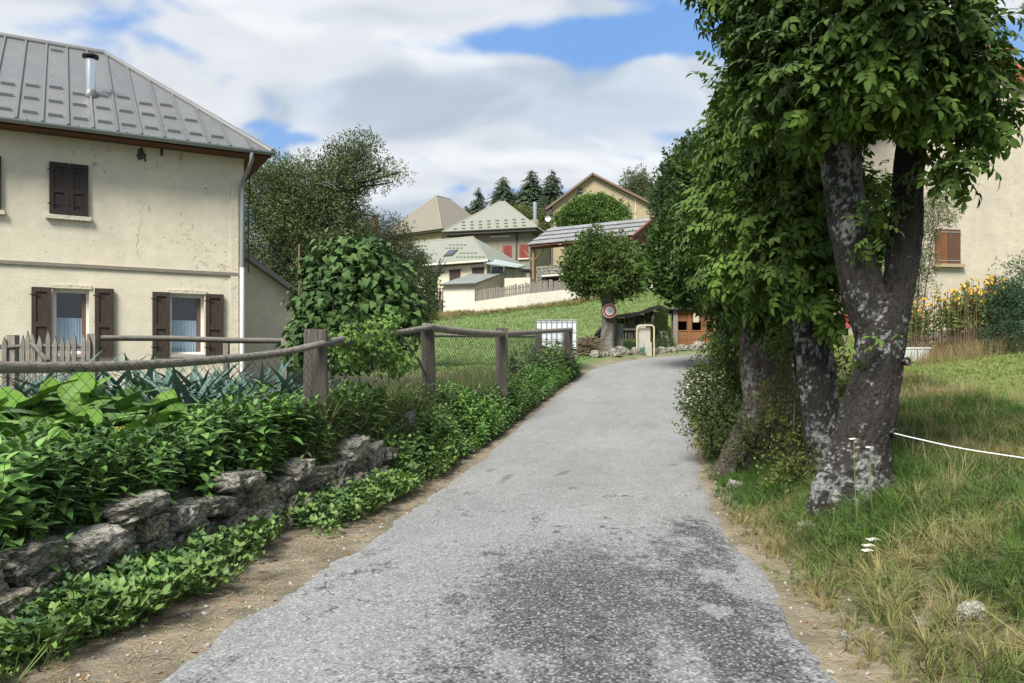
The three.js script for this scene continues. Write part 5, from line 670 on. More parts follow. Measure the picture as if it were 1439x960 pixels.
// ------------------------------------------------------------------ ash trees beside the lane
{
  const mk = (label) => thing('ash_tree', label, 'tree', [0, 0, 0], 0, 'ash trees along the lane');
  const stem = (g, name, seed, lich, limbs, dark) => { const b = new MB(); b.colorAt = bark(seed, lich, dark); for (const [pts, rad, n, ro] of limbs) limb(b, pts, rad, (n ?? 26) * 3, ro ?? 0.2, 46); b.build(name, barkM, g); };
  { // forked trunk with lichen, nearest the lane edge
    const g = mk('forked ash with lichen-spotted dark trunk and a rope tied to it'), d = 7.7, gy = P(1200, 690, d), fork = P(1238, 430, d);
    stem(g, 'trunk', 3, 0.38, [[[P(1188, 735, d), P(1196, 690, d), P(1212, 620, d), P(1231, 530, d), P(1239, 460, d), P(1240, 415, d)], [0.38, 0.32, 0.265, 0.24, 0.235, 0.2], 34], [[P(1232, 470, d), P(1202, 370, d), P(1188, 280, d), P(1178, 190, d), P(1160, 90, d + 0.1), P(1150, -60, d + 0.2)], [0.19, 0.17, 0.175, 0.18, 0.13, 0.08], 26], [[P(1246, 470, d), P(1268, 370, d), P(1276, 280, d), P(1282, 190, d), P(1292, 90, d), P(1300, -60, d + 0.1)], [0.17, 0.14, 0.138, 0.14, 0.11, 0.07], 24],
      [[P(1185, 660, d), P(1160, 690, d - 0.1), P(1148, 740, d - 0.15)], [0.16, 0.13, 0.1], 12], [[P(1225, 640, d), P(1238, 680, d), P(1246, 735, d)], [0.16, 0.12, 0.08], 12]]);
    const cl = [pc(1190, 40, 7.6, 0.85), pc(1130, 70, 7.9, 0.62), pc(1105, 140, 8.2, 0.55), pc(1150, 115, 7.3, 0.45), pc(1285, 60, 7.4, 0.75), pc(1240, 70, 7.0, 0.5), pc(1310, 112, 7.3, 0.48), pc(1340, 120, 7.3, 0.38, 0.36), pc(1388, 160, 7.2, 0.2, 0.2), pc(1350, 200, 7.2, 0.2, 0.16), pc(1305, 155, 7.1, 0.25, 0.18), pc(1340, 245, 7.1, 0.1, 0.1), pc(1312, 235, 7.2, 0.1, 0.1), pc(1350, 60, 7.5, 0.36), pc(1205, 105, 7.0, 0.3, 0.2), pc(1160, -90, 7.8, 0.9), pc(1290, -110, 7.7, 0.9), pc(1220, -230, 7.8, 1.1, 0.9), pc(1230, -30, 6.8, 0.55), pc(1132, 165, 7.7, 0.28, 0.2), pc(1090, 30, 8.0, 0.4)];
    const tw = new MB(); tw.colorAt = bark(8, 0.3); branches(tw, [P(1165, 110, d), P(1178, 190, d), P(1283, 190, d), P(1292, 90, d), P(1300, -50, d), P(1150, -50, d)], cl, 0.035, 5); tw.build('twigs', barkM, g);
    crown(g, leaves(cl, 6400, { seed: 11, lo: [0.016, 0.04, 0.008], hi: [0.10, 0.175, 0.022], droop: 0.35, inner: 0.2, rough: 1.05, gap: 0.45, size: [0.5, 1.05] }), ashGeos, leafM, 190);
    // shoots low on the stems
    const lo = leaves([pc(1205, 285, 7.5, 0.1), pc(1225, 310, 7.45, 0.12, 0.2), pc(1232, 280, 7.7, 0.16, 0.3, 0.2), pc(1245, 490, 7.4, 0.1), pc(1206, 500, 7.4, 0.1), pc(1290, 400, 7.6, 0.08)], 60, { seed: 5, lo: [0.05, 0.09, 0.02], hi: [0.12, 0.2, 0.035], size: [0.5, 0.8], gap: 0 }); crown(g, lo, ashGeos, leafM, 30);
  }
  { // slim pale-lichened stem
    const g = mk('slim ash leaning beside the forked one, its stem white with lichen'), d = 9.1;
    stem(g, 'trunk', 9, 0.62, [[[P(1170, 720, d), P(1163, 645, d), P(1150, 560, d), P(1141, 460, d), P(1135, 370, d), P(1124, 270, d), P(1112, 150, d)], [0.26, 0.225, 0.205, 0.195, 0.19, 0.16, 0.09], 26]]);
    const cl = [pc(1112, 215, 9.2, 0.6), pc(1090, 300, 9.3, 0.5), pc(1135, 290, 8.8, 0.38), pc(1115, 365, 8.9, 0.42, 0.34), pc(1150, 395, 8.6, 0.22, 0.3), pc(1100, 150, 9.5, 0.6), pc(1122, 70, 9.4, 0.6), pc(1085, -30, 9.5, 0.8), pc(1180, 340, 9.3, 0.2, 0.3), pc(1165, 430, 8.7, 0.16, 0.2), pc(1205, 300, 9.8, 0.35, 0.5)];
    const tw = new MB(); tw.colorAt = bark(8, 0.3); branches(tw, [P(1135, 370, d), P(1124, 270, d), P(1112, 150, d)], cl, 0.03, 6); tw.build('twigs', barkM, g);
    crown(g, leaves(cl, 4000, { seed: 12, lo: [0.02, 0.05, 0.011], hi: [0.12, 0.20, 0.028], droop: 0.4, inner: 0.25, rough: 1.0, gap: 0.42, size: [0.55, 1.1] }), ashGeos, leafM, 130);
  }
  { // thick furrowed trunk
    const g = mk('old ash with thick furrowed brown trunk flaring at the foot by the lane'), d = 11.4;
    stem(g, 'trunk', 14, 0.2, [[[P(1050, 690, d), P(1062, 650, d), P(1073, 600, d), P(1077, 520, d), P(1076, 440, d), P(1070, 340, d), P(1060, 230, d)], [0.52, 0.42, 0.34, 0.325, 0.32, 0.28, 0.16], 40, 0.3], [[P(1060, 600, d - 0.1), P(1035, 640, d - 0.2), P(1020, 680, d - 0.3)], [0.22, 0.2, 0.14], 14, 0.3]], [0.085, 0.068, 0.05]);
    const cl = [pc(1082, 130, 11.5, 0.72), pc(1072, 215, 11.5, 0.66), pc(1052, 300, 11.4, 0.65), pc(1055, 375, 11.0, 0.55), pc(1088, 400, 10.7, 0.5, 0.4), pc(1105, 450, 10.5, 0.28, 0.3), pc(1100, 330, 10.9, 0.5), pc(1100, 60, 11.6, 0.65), pc(1038, 250, 12, 0.45), pc(1075, 440, 11.9, 0.5, 0.4), pc(1060, 410, 11.6, 0.4, 0.3), pc(1090, -40, 11.6, 0.8), pc(1070, 200, 11, 0.6)];
    const tw = new MB(); tw.colorAt = bark(8, 0.3); branches(tw, [P(1076, 400, d), P(1068, 310, d), P(1060, 230, d)], cl, 0.04, 7); tw.build('twigs', barkM, g);
    crown(g, leaves(cl, 5400, { seed: 13, lo: [0.028, 0.065, 0.013], hi: [0.14, 0.235, 0.034], droop: 0.4, inner: 0.25, rough: 1.05, gap: 0.44, size: [0.6, 1.2] }), ashGeos, leafM, 130);
  }
  { // next along the lane
    const g = mk('leafy ash behind the thick furrowed trunk, its crown down to the hedge'), d = 16.5, p = P(1040, 500, d); p.y = H(p.x, d); const b = new MB(); b.colorAt = bark(5, 0.4); limb(b, [p.clone().add(V(0, -0.2, 0)), P(1040, 440, d), P(1030, 330, d), P(1025, 220, d)], [0.35, 0.28, 0.2, 0.1], 16); b.build('trunk', barkM, g);
    const cl = [pc(1050, 225, 16.5, 0.85), pc(1035, 300, 16.3, 0.85), pc(1008, 345, 16.2, 0.6), pc(1035, 380, 16, 0.7), pc(1030, 330, 16, 1), pc(1075, 180, 17, 1.1), pc(1068, 440, 16.2, 0.5), pc(1060, 470, 16.5, 0.8)]; const tw = new MB(); tw.colorAt = bark(8, 0.3); branches(tw, [P(1030, 330, d), P(1025, 220, d)], cl, 0.05, 9); tw.build('twigs', barkM, g);
    crown(g, leaves(cl, 4600, { seed: 14, lo: [0.03, 0.062, 0.014], hi: [0.15, 0.24, 0.04], droop: 0.4, inner: 0.4, rough: 1.0, gap: 0.42, size: [0.7, 1.3] }), ashGeos, leafM, 60);
  }
  { const g = mk('dark dense ash overhanging the bend of the lane near the board shed'), d = 27, p = P(1025, 480, d); p.y = H(p.x, d); const b = new MB(); b.colorAt = bark(6, 0.3); limb(b, [p.clone().add(V(0, -0.2, 0)), P(1015, 420, d), P(1000, 330, d)], [0.4, 0.3, 0.15], 14); b.build('trunk', barkM, g);
    const cl = [pc(970, 345, 27, 0.85), pc(997, 300, 27, 0.7), pc(965, 378, 26.8, 0.75, 0.6), pc(1005, 330, 27, 1.2), pc(995, 385, 26.5, 0.8, 0.6), pc(1025, 260, 27.5, 1.4), pc(942, 355, 27.4, 0.45), pc(1030, 380, 27, 1.0, 0.8)];
    crown(g, leaves(cl, 3600, { seed: 15, lo: [0.02, 0.045, 0.012], hi: [0.07, 0.13, 0.025], inner: 0.5, rough: 0.7, size: [0.9, 1.4] }), bigSprays, leafM); }
  { const g = thing('woodland_tree', 'tall dark tree rising behind the roofline beside the ash crowns', 'tree', [0, 0, 0]), d = 48, p = P(1000, 400, d); p.y = H(p.x, d); const b = new MB(); b.colorAt = bark(6, 0.3); limb(b, [p.clone().add(V(0, -0.3, 0)), P(990, 330, d), P(985, 250, d)], [0.5, 0.35, 0.15], 10); b.build('trunk', barkM, g);
    crown(g, leaves([pc(985, 235, 48, 1.6), pc(965, 260, 48, 1.4), pc(950, 285, 48, 1.1), pc(1000, 280, 48, 2.4), pc(1020, 230, 48, 2.0), pc(985, 330, 48, 2.2)], 4000, { seed: 16, lo: [0.018, 0.04, 0.014], hi: [0.06, 0.11, 0.03], inner: 0.5, rough: 0.7, gap: 0.3 }), bigSprays, leafM); }
}

// ------------------------------------------------------------------ trees and shrubs elsewhere
function simpleTree(name, label, px, d, trunk, cl, n, geos, o = {}, group) {
  const g = thing(name, label, name.includes('tree') ? 'tree' : 'shrub', [0, 0, 0], 0, group), p = P(px, 500, d); p.y = H(p.x, d);
  if (trunk) { const b = new MB(); b.colorAt = bark(o.seed ?? 2, o.lich ?? 0.35, o.bark); const top = trunk.map(([x, y]) => P(x, y, d)); limb(b, [p.clone().add(V(0, -0.25, 0)), ...top], o.rad ?? [0.3, 0.2, 0.08], 14, 0.15); branches(b, [top[top.length - 1], top[Math.max(0, top.length - 2)]], cl, o.tw ?? 0.06, 3); b.build('trunk', barkM, g); }
  crown(g, leaves(cl, n, o), geos, leafM, o.parts ?? 0); return g;
}
simpleTree('orchard_tree', 'tall airy orchard tree rising behind the farmhouse and lean-to', 440, 28.5, [[442, 420], [450, 340], [470, 270]], [pc(372, 275, 28, 0.95), pc(375, 340, 28, 1.3), pc(365, 400, 28, 1.1), pc(425, 262, 28.3, 0.95), pc(440, 320, 28.5, 1.45), pc(405, 300, 28, 1.0), pc(478, 250, 28.3, 0.85), pc(492, 218, 28.2, 0.55), pc(512, 203, 28, 0.33), pc(505, 240, 28, 0.5), pc(538, 238, 28, 0.3, 0.22), pc(562, 243, 28, 0.26, 0.15), pc(545, 258, 28, 0.2, 0.13), pc(475, 300, 28.6, 0.95), pc(440, 390, 28, 1.5), pc(490, 360, 28.6, 1.1), pc(400, 240, 28, 0.5), pc(350, 250, 28, 0.5)], 8600, fineSprays, { seed: 21, lo: [0.05, 0.075, 0.028], hi: [0.155, 0.2, 0.075], inner: 0.15, rough: 1.0, gap: 0.42, droop: 0.2, size: [0.9, 1.4], rad: [0.3, 0.25, 0.18, 0.1], tw: 0.07 });
simpleTree('orchard_tree', 'lower dark fruit tree beyond the bean bush, browning at its tips', 545, 33, [[540, 400], [540, 350]], [pc(525, 345, 33, 1.1), pc(550, 335, 33, 0.8), pc(560, 365, 33, 1.0), pc(540, 395, 33, 1.3), pc(580, 368, 33, 0.45), pc(505, 325, 33, 0.7)], 2400, fineSprays, { seed: 22, lo: [0.03, 0.045, 0.02], hi: [0.11, 0.12, 0.05], inner: 0.3, gap: 0.4, rough: 0.9 });
simpleTree('hedge_shrub', 'dense dull green shrub between the bean bush and the timber deck', 588, 30, null, [pc(578, 400, 30, 0.75, 1.0), pc(592, 425, 30, 0.5, 0.7), pc(570, 440, 30, 0.8, 0.7)], 1100, fineSprays, { seed: 23, lo: [0.03, 0.06, 0.02], hi: [0.09, 0.14, 0.04], inner: 0.4 });
simpleTree('pollarded_tree', 'round-headed pollarded tree carrying the road sign at the bend of the lane', 854, 35.6, [[855, 440], [853, 415], [850, 390]], [pc(850, 368, 35.6, 1.05), pc(824, 372, 35.4, 0.8), pc(876, 370, 35.4, 0.8), pc(830, 348, 35.6, 0.5), pc(872, 350, 35.8, 0.5), pc(812, 388, 35.4, 0.45), pc(888, 388, 35.4, 0.5), pc(850, 392, 35, 0.7, 0.45), pc(826, 398, 35.4, 0.5, 0.35), pc(875, 402, 35.4, 0.45, 0.3), pc(805, 368, 35.5, 0.35), pc(895, 368, 35.5, 0.35)], 2300, bigSprays, { seed: 24, lo: [0.022, 0.05, 0.014], hi: [0.12, 0.185, 0.04], inner: 0.35, rough: 1.3, gap: 0.47, rad: [0.36, 0.3, 0.29, 0.34, 0.2], size: [0.5, 0.85], lich: 0.55, bark: [0.12, 0.105, 0.085] });
simpleTree('garden_tree', 'bright green rounded tree in front of the tan gabled house', 835, 66, [[835, 330], [835, 300]], [pc(834, 299, 66, 1.6, 1.0), pc(810, 301, 66, 1.0, 0.75), pc(860, 300, 66, 1.0, 0.8), pc(838, 287, 66, 1.0, 0.5), pc(797, 307, 66, 0.6, 0.5), pc(850, 310, 66, 1.6, 0.9)], 2200, bigSprays, { seed: 25, lo: [0.045, 0.1, 0.018], hi: [0.14, 0.24, 0.045], inner: 0.3, rough: 1.1, gap: 0.4 });
simpleTree('birch_tree', 'slender pale leafed tree behind the tan gabled house roof', 895, 104, [[895, 290], [895, 262]], [pc(895, 258, 104, 1.6), pc(888, 268, 104, 1.5), pc(905, 265, 104, 1.2), pc(897, 245, 104, 0.8), pc(900, 280, 104, 2)], 1000, bigSprays, { seed: 26, lo: [0.06, 0.085, 0.035], hi: [0.17, 0.2, 0.09], gap: 0.4, inner: 0.1, rough: 0.9 });
{ // bare dark little tree by the deck
  const d = 57, g = thing('bare_tree', 'small bare dark tree with knotted stem beside the timber deck', 'tree'), p = P(607, 430, d); p.y = H(p.x, d) - 0.2; const b = new MB(), r = mul(4); b.colorAt = bark(2, 0.1, [0.05, 0.042, 0.04]); limb(b, [p, P(605, 405, d), P(606, 390, d)], [0.25, 0.3, 0.35], 10, 0.5); for (let k = 0; k < 26; k++) { const s = P(rr(600, 612, r), rr(380, 402, r), d), e = P(rr(578, 632, r), rr(361, 385, r), d); limb(b, [s, s.clone().lerp(e, 0.5).add(V(rr(-0.3, 0.3, r), 0, rr(-0.3, 0.3, r))), e], [0.07, 0.045, 0.015], 5, 0.1, 4); } b.build('trunk', barkM, g); const q = P(588, 385, d); const b2 = new MB(); b2.colorAt = bark(3, 0.1, [0.06, 0.05, 0.045]); limb(b2, [P(606, 412, d), P(592, 400, d), P(587, 380, d), P(590, 366, d)], [0.1, 0.08, 0.06, 0.02], 6); b2.build('limb', barkM, g);
}
{ // spruces on the skyline
  const fr = [1, 2].map((s) => { const b = new MB(), r = mul(60 + s); for (let k = 0; k < 26; k++) { const t = k / 26, x = (r() < 0.5 ? -1 : 1) * rr(0.0, 0.28, r) * (1 - t * 0.6); b.leaf(M4(V(x * 0.3, t, -0.25 * t * t), [rr(-0.5, 0.5, r), 0, -Math.sign(x) * rr(0.5, 1.1, r)]), rr(0.2, 0.38, r), 0.09, 2, 0.2, 0.5); } return b.geo(); });
  const sp = (px, top, d, w, seed, label) => { const g = thing('spruce_tree', label, 'tree', [0, 0, 0], 0, 'spruces on the skyline'), p = P(px, top, d), y = H(p.x, d), h = p.y - y, r = mul(seed), list = []; const b = new MB(); b.colorAt = bark(1, 0.1); limb(b, [V(p.x, y - 0.3, p.z), V(p.x, y + h * 0.5, p.z), V(p.x, p.y, p.z)], [0.22, 0.14, 0.02], 7, 0.05); b.build('trunk', barkM, g);
    for (let k = 0; k < 800; k++) { const t = Math.pow(r(), 0.8), yy = p.y - t * h * 0.85, a = r() * 6.283, L = w * (0.12 + 0.88 * t) * rr(0.55, 1.15, r), dir = V(Math.cos(a), rr(-0.35, 0.2, r), Math.sin(a)); list.push({ p: V(p.x, yy, p.z), q: 1, m: orient(V(p.x, yy, p.z), dir, V(0, 1, 0), L), c: tint([0.04, 0.07, 0.038], [0.12, 0.165, 0.085], r(), 0.15, r) }); } crown(g, list, fr, leafM); };
  sp(672, 263, 104, 3.4, 1, 'slender spruce standing apart beyond the pyramid roof'); sp(656, 289, 104, 3.2, 8, 'short spruce lowest on the skyline beyond the pyramid roof'); sp(707, 248, 108, 5.2, 2, 'broad spruce between the slender one and the tall pair'); sp(747, 238, 106, 5.0, 3, 'tall dense spruce behind the steel flue'); sp(775, 238, 110, 4.8, 4, 'dark spruce beside the tan gable'); sp(728, 268, 112, 5, 5, 'shorter spruce filling the gap in the skyline row'); sp(762, 275, 100, 4, 6, 'low spruce behind the steel flue and satellite dish');
  simpleTree('garden_tree', 'yellowish bush-like tree under the spruces by the steel flue', 752, 92, null, [pc(745, 318, 92, 2.6, 1.6), pc(765, 322, 92, 2.2, 1.5), pc(730, 312, 92, 2.2, 1.5)], 1300, bigSprays, { seed: 27, lo: [0.06, 0.09, 0.03], hi: [0.15, 0.18, 0.05] });
}
{ // clipped conifer cone
  const d = 36.4, p = P(926, 487, d), y = H(p.x, d), g = thing('conical_shrub', 'green conical conifer shrub in front of the wood store', 'shrub', [0, 0, 0]), r = mul(6), list = [], h = P(924, 428, d).y - y; for (let k = 0; k < 1500; k++) { const t = Math.sqrt(r()), a = r() * 6.283, R0 = 0.62 * t * rr(0.75, 1.05, r) * (1 + 0.2 * Math.sin(a * 3)), q = V(p.x + Math.cos(a) * R0 + 0.06 * (1 - t), y + h * (1 - t), p.z + Math.sin(a) * R0); list.push({ p: q, q: 1, m: orient(q, V(Math.cos(a) * 0.7, 0.8, Math.sin(a) * 0.7).add(rdir(r).multiplyScalar(0.4)), V(Math.cos(a), 0.3, Math.sin(a)), rr(0.35, 0.6, r)), c: tint([0.03, 0.06, 0.012], [0.09, 0.14, 0.03], r(), 0.15, r) }); } crown(g, list, fineSprays, leafM); const b = new MB(); b.colorAt = bark(2); limb(b, [V(p.x, y - 0.2, p.z), V(p.x, y + h * 0.8, p.z)], [0.08, 0.02], 6); b.build('trunk', barkM, g);
}
{ // brush pile
  const d = 33.4, p = P(826, 482, d), y = H(p.x, d), g = thing('brush_pile', 'heap of cut brown branches beside the pollarded tree', 'branches', [p.x, y, p.z]), b = new MB(), r = mul(10); for (let k = 0; k < 170; k++) { const a = r() * 6.28, h = rr(0, 0.85, r), w = (1 - h * 0.7) * 0.75, s = V(Math.cos(a) * w * r(), h * 0.9, Math.sin(a) * w * r()), e = s.clone().add(V(rr(-0.8, 0.8, r), rr(-0.25, 0.3, r), rr(-0.5, 0.5, r))); e.y = Math.max(0.02, e.y); b.color(...(r() < 0.5 ? [0.10, 0.075, 0.05] : [0.17, 0.13, 0.085])).tube([s, e], [0.022, 0.008], 4, false); } b.build('sticks', mat([1, 1, 1], { vertexColors: true }), g).userData.kind = 'stuff';
}
// ------------------------------------------------------------------ shrub in the hedge bottom with pale berries
{
  const shrub = (label, cl, n, seed, lo, hi, px, d) => { const g = thing('hedge_shrub', label, 'shrub', [0, 0, 0]), b = new MB(); b.colorAt = bark(3, 0.2); const p = P(px, 500, d); p.y = H(p.x, d) - 0.1; branches(b, [p], cl, 0.02, seed); b.build('stems', barkM, g); crown(g, leaves(cl, n, { seed, lo, hi, inner: 0.2, rough: 0.9, gap: 0.36, droop: 0.1, size: [0.55, 0.95] }), fineSprays, leafM); return g; };
  const g = shrub('straggly shrub with pale berries leaning over the lane before the thick trunk', [pc(1010, 532, 12.4, 0.25), pc(1008, 555, 12.3, 0.36, 0.4), pc(985, 555, 12.4, 0.2), pc(1035, 490, 12.2, 0.22, 0.3), pc(1015, 590, 12, 0.2), pc(1000, 600, 12.2, 0.22, 0.25)], 620, 31, [0.035, 0.06, 0.02], [0.11, 0.16, 0.045], 1010, 12.3);
  const r = mul(8), list = []; for (let k = 0; k < 150; k++) { const p = P(rr(965, 1020, r), rr(520, 580, r), 12.2 + rr(-0.25, 0.2, r)); list.push({ m: M4(p, [0, 0, 0], rr(0.7, 1.2, r)), c: rgb(0.5, 0.52, 0.38) }); } scatter('berry', '', '', [new THREE.IcosahedronGeometry(0.012, 1)], mat([1, 1, 1]), list, g);
  shrub('leafy sprouts growing at the foot of the thick furrowed ash', [pc(1058, 625, 10.9, 0.25), pc(1085, 610, 10.8, 0.22), pc(1095, 580, 11, 0.18), pc(1040, 600, 11, 0.2)], 110, 32, [0.04, 0.06, 0.02], [0.12, 0.17, 0.04], 1070, 10.9);
  shrub('yellow-green sapling between the slim ash and the furrowed trunk', [pc(1110, 640, 9.3, 0.2), pc(1120, 670, 9.0, 0.18), pc(1105, 560, 9.9, 0.14), pc(1170, 520, 9.8, 0.12), pc(1120, 480, 9.8, 0.15)], 260, 33, [0.06, 0.08, 0.02], [0.17, 0.2, 0.05], 1115, 9.4);
  shrub('blue-green bushy shrub at the end of the yellow flower bed', [pc(1440, 450, 19.5, 0.85, 0.9), pc(1420, 480, 19.2, 0.5, 0.5), pc(1450, 410, 19.5, 0.7), pc(1412, 425, 19.6, 0.4)], 1900, 34, [0.03, 0.06, 0.03], [0.08, 0.15, 0.075], 1440, 19.5);
  shrub('grey twiggy bush against the beige roughcast wall', [pc(1300, 300, 21.5, 0.5, 0.6), pc(1322, 292, 21.5, 0.4, 0.35), pc(1290, 350, 21.5, 0.4, 0.6), pc(1285, 390, 21.5, 0.4, 0.6)], 650, 35, [0.06, 0.08, 0.04], [0.2, 0.22, 0.11], 1290, 21.5);
  shrub('green saplings filling the gap behind the forked ash', [pc(1232, 300, 14, 0.35, 0.6), pc(1225, 360, 14, 0.3, 0.4), pc(1180, 380, 14, 0.35, 0.5)], 600, 36, [0.06, 0.1, 0.02], [0.18, 0.27, 0.05], 1225, 14);
}

// ------------------------------------------------------------------ climbing beans
{
  const bean = [1, 2, 3].map((s) => new MB().leaf(I4, 0.15, 0.13, 6, 0.08 + 0.07 * s, 0.25 + 0.16 * s, 0.6).geo());
  const g = thing('bean_bush', 'tall mound of climbing beans with broad leaves on poles beside the farmhouse lean-to', 'plant'), d = 14.8, cl = [pc(500, 375, d, 0.78, 0.6), pc(470, 420, d, 0.75, 0.7), pc(535, 415, d, 0.72, 0.75), pc(500, 460, d, 0.95, 0.75, 0.8), pc(440, 470, d, 0.5, 0.5), pc(425, 490, d - 0.4, 0.35, 0.4), pc(560, 450, d, 0.45, 0.6), pc(485, 350, d, 0.35, 0.25), pc(520, 355, d, 0.35, 0.25), pc(455, 385, d, 0.4)];
  const L = leaves(cl, 3800, { seed: 41, lo: [0.022, 0.06, 0.016], hi: [0.12, 0.21, 0.06], droop: 0.55, inner: 0.4, rough: 0.85, size: [0.6, 1.25] }); crown(g, L, bean, leafM, 240);
  const r = mul(3); for (let k = 0; k < 6; k++) { const p = P(440 + k * 22, 500, d + rr(-0.4, 0.4, r)); p.y = H(p.x, -p.z) - 0.2; new MB().tube([p, P(455 + k * 16, k ? rr(345, 370, r) : 342, d)], 0.016, 5).build('pole', greyWood2, g); }
  const q = P(421, 470, d); q.y = H(q.x, d); new MB().tube([q, P(420, 343, d)], 0.014, 5).build('pole', paleWood, g);
  const v = thing('fence_creeper', 'bright green creeper sprawling over the log rail between two sleeper posts', 'plant'), vl = leaves([pc(505, 470, 10.6, 0.25, 0.18), pc(535, 462, 11.2, 0.26, 0.16), pc(480, 475, 10.2, 0.2, 0.15), pc(530, 490, 11, 0.3, 0.2), pc(555, 505, 11.6, 0.3, 0.25), pc(500, 500, 10.8, 0.3, 0.22), pc(550, 445, 12, 0.2, 0.12)], 900, { seed: 43, lo: [0.05, 0.11, 0.02], hi: [0.15, 0.26, 0.05], droop: 0.3, inner: 0.2, rough: 0.9, gap: 0.36, size: [0.35, 0.6] }); crown(v, vl, bean, leafM, 90);
  const b = new MB(); b.colorAt = bark(2, 0.1, [0.12, 0.09, 0.05]); for (let k = 0; k < 14; k++) { const s = P(rr(480, 545, r), rr(485, 520, r), 11), e = P(rr(480, 560, r), rr(440, 490, r), 11); b.tube([s, s.clone().lerp(e, 0.5).add(V(rr(-0.1, 0.1, r), 0.05, 0)), e], 0.006, 4, false); } b.build('stems', barkM, v);
}
// ------------------------------------------------------------------ vegetable garden
{
  const r = mul(51), broad = [1, 2, 3].map((s) => { const b = new MB(); b.tube([V(0, 0, 0), V(0, 0.2, -0.02), V(0, 0.34, -0.03)], 0.011, 4, false); b.leaf(M4(V(0, 0.3, -0.03), [-0.25 * s / 2, 0, 0]), 0.36, 0.27, 8, 0.25, 0.25 + 0.18 * s, 0.62); const g = b.geo(), q = g.attributes.position; for (let k = 0; k < q.count; k++) if (q.getY(k) > 0.31) q.setZ(k, q.getZ(k) + 0.022 * Math.sin(q.getY(k) * 38 + q.getX(k) * 26 + s)); g.computeVertexNormals(); return g; });
  const strap = [1, 2].map((s) => new MB().leaf(I4, 0.62, 0.075, 5, 0.5, 0.15 + 0.3 * s, 0.5).geo());
  const gm = [[0.09, 0.19, 0.022], [0.13, 0.26, 0.03], [0.065, 0.145, 0.022], [0.17, 0.30, 0.045]].map((c) => leafMat(c, 0.35, 0.5)), bm = [[0.10, 0.17, 0.135], [0.14, 0.22, 0.18], [0.08, 0.14, 0.11]].map((c) => leafMat(c, 0.15, 0.6));
  let n = 0; const plant = (kind, x, d, s, row) => {
    const isL = kind === 'leek', g = thing(isL ? 'leek_plant' : 'chard_plant', isL ? `blue-green leek with strap leaves ${row} of leeks` : `bright green broad leaved chard plant ${row}`, 'vegetable', [x, H(x, d) - 0.02, -d], rr(0, 6.28, r), (isL ? 'leeks ' : 'chard plants ') + row); g.scale.setScalar(s);
    const N = isL ? 9 : 12; for (let k = 0; k < N; k++) { const o = mesh('leaf', isL ? strap[k % 2] : broad[k % 3], isL ? bm[k % 3] : gm[Math.floor(r() * 4)], g); o.rotation.order = 'YXZ'; o.rotation.set(isL ? rr(-0.6, -0.05, r) : rr(-0.75, -0.1, r), k * 2.4 + rr(-0.3, 0.3, r), rr(-0.15, 0.15, r)); o.position.y = isL ? 0.06 * k / N + 0.1 : 0; o.scale.setScalar(rr(0.8, 1.2, r)); }
  };
  for (const [px0, px1, d, s, st] of [[-60, 210, 6.5, 0.85, 34], [-40, 300, 7.4, 1.02, 30], [-20, 260, 8.3, 1.16, 29], [-30, 190, 9.3, 1.25, 28]]) for (let px = px0; px < px1; px += st * rr(0.8, 1.2, r)) { const dd = d + rr(-0.25, 0.3, r) + px * 0.0035; plant('chard', (px - CX) / F * dd, dd, s * rr(0.85, 1.15, r), d < 7 ? 'in the row against the wire fence' : d < 8 ? 'in the second row from the wire fence' : d < 9 ? 'in the third row from the wire fence' : 'in the row next to the leeks'); }
  for (const [px0, px1, d] of [[20, 400, 10.6], [60, 420, 11.4], [190, 330, 9.6]]) for (let px = px0; px < px1; px += 26 * rr(0.8, 1.2, r)) { const dd = d + rr(-0.15, 0.15, r); plant('leek', (px - CX) / F * dd, dd, rr(1.15, 1.5, r), d < 10 ? 'in the short row nearest the chard' : d < 11 ? 'in the middle row' : 'in the row nearest the farmhouse'); }
  const f = thing('squash_flower', 'orange-yellow squash blossom low behind the wire fence', 'flower'), p = P(167, 603, 6.6); for (let k = 0; k < 5; k++) { const o = mesh('petal', strap[0], mat([0.75, 0.42, 0.02], { roughness: 0.7 }), f, p.toArray()); o.rotation.order = 'YXZ'; o.rotation.set(-0.8, k * 1.257, 0); o.scale.set(0.6, 0.1, 0.15); }
}
// ------------------------------------------------------------------ weeds, grass
const nettle = [0, 1, 2].map((v) => { const b = new MB(), r = mul(200 + v), lean = V(rr(-0.12, 0.12, r), 0, rr(-0.12, 0.12, r)), at = (t) => V(lean.x * t * t, 0.55 * t, lean.z * t * t); b.color(0.8, 0.8, 0.6).tube([at(0), at(0.5), at(1)], [0.004, 0.003, 0.002], 3, false); for (let k = 0; k < 7; k++) { const t = 0.22 + 0.78 * k / 6, L = lerp(0.19, 0.08, Math.pow(k / 6, 2)); for (const s of [0, Math.PI]) { const yaw = s + (k % 2) * 1.57 + rr(-0.35, 0.35, r), m = new THREE.Matrix4().makeTranslation(...at(t).toArray()).multiply(new THREE.Matrix4().makeRotationY(yaw)).multiply(new THREE.Matrix4().makeRotationX(rr(0.9, 1.5, r) - 0.6 * Math.pow(k / 6, 3))); b.color(1, 1, 1).leaf(m.multiply(new THREE.Matrix4().makeRotationY(Math.PI)), L * rr(0.85, 1.15, r), L * 0.46, 4, 0.2, 0.35, 0.62); } } return b.geo(); });
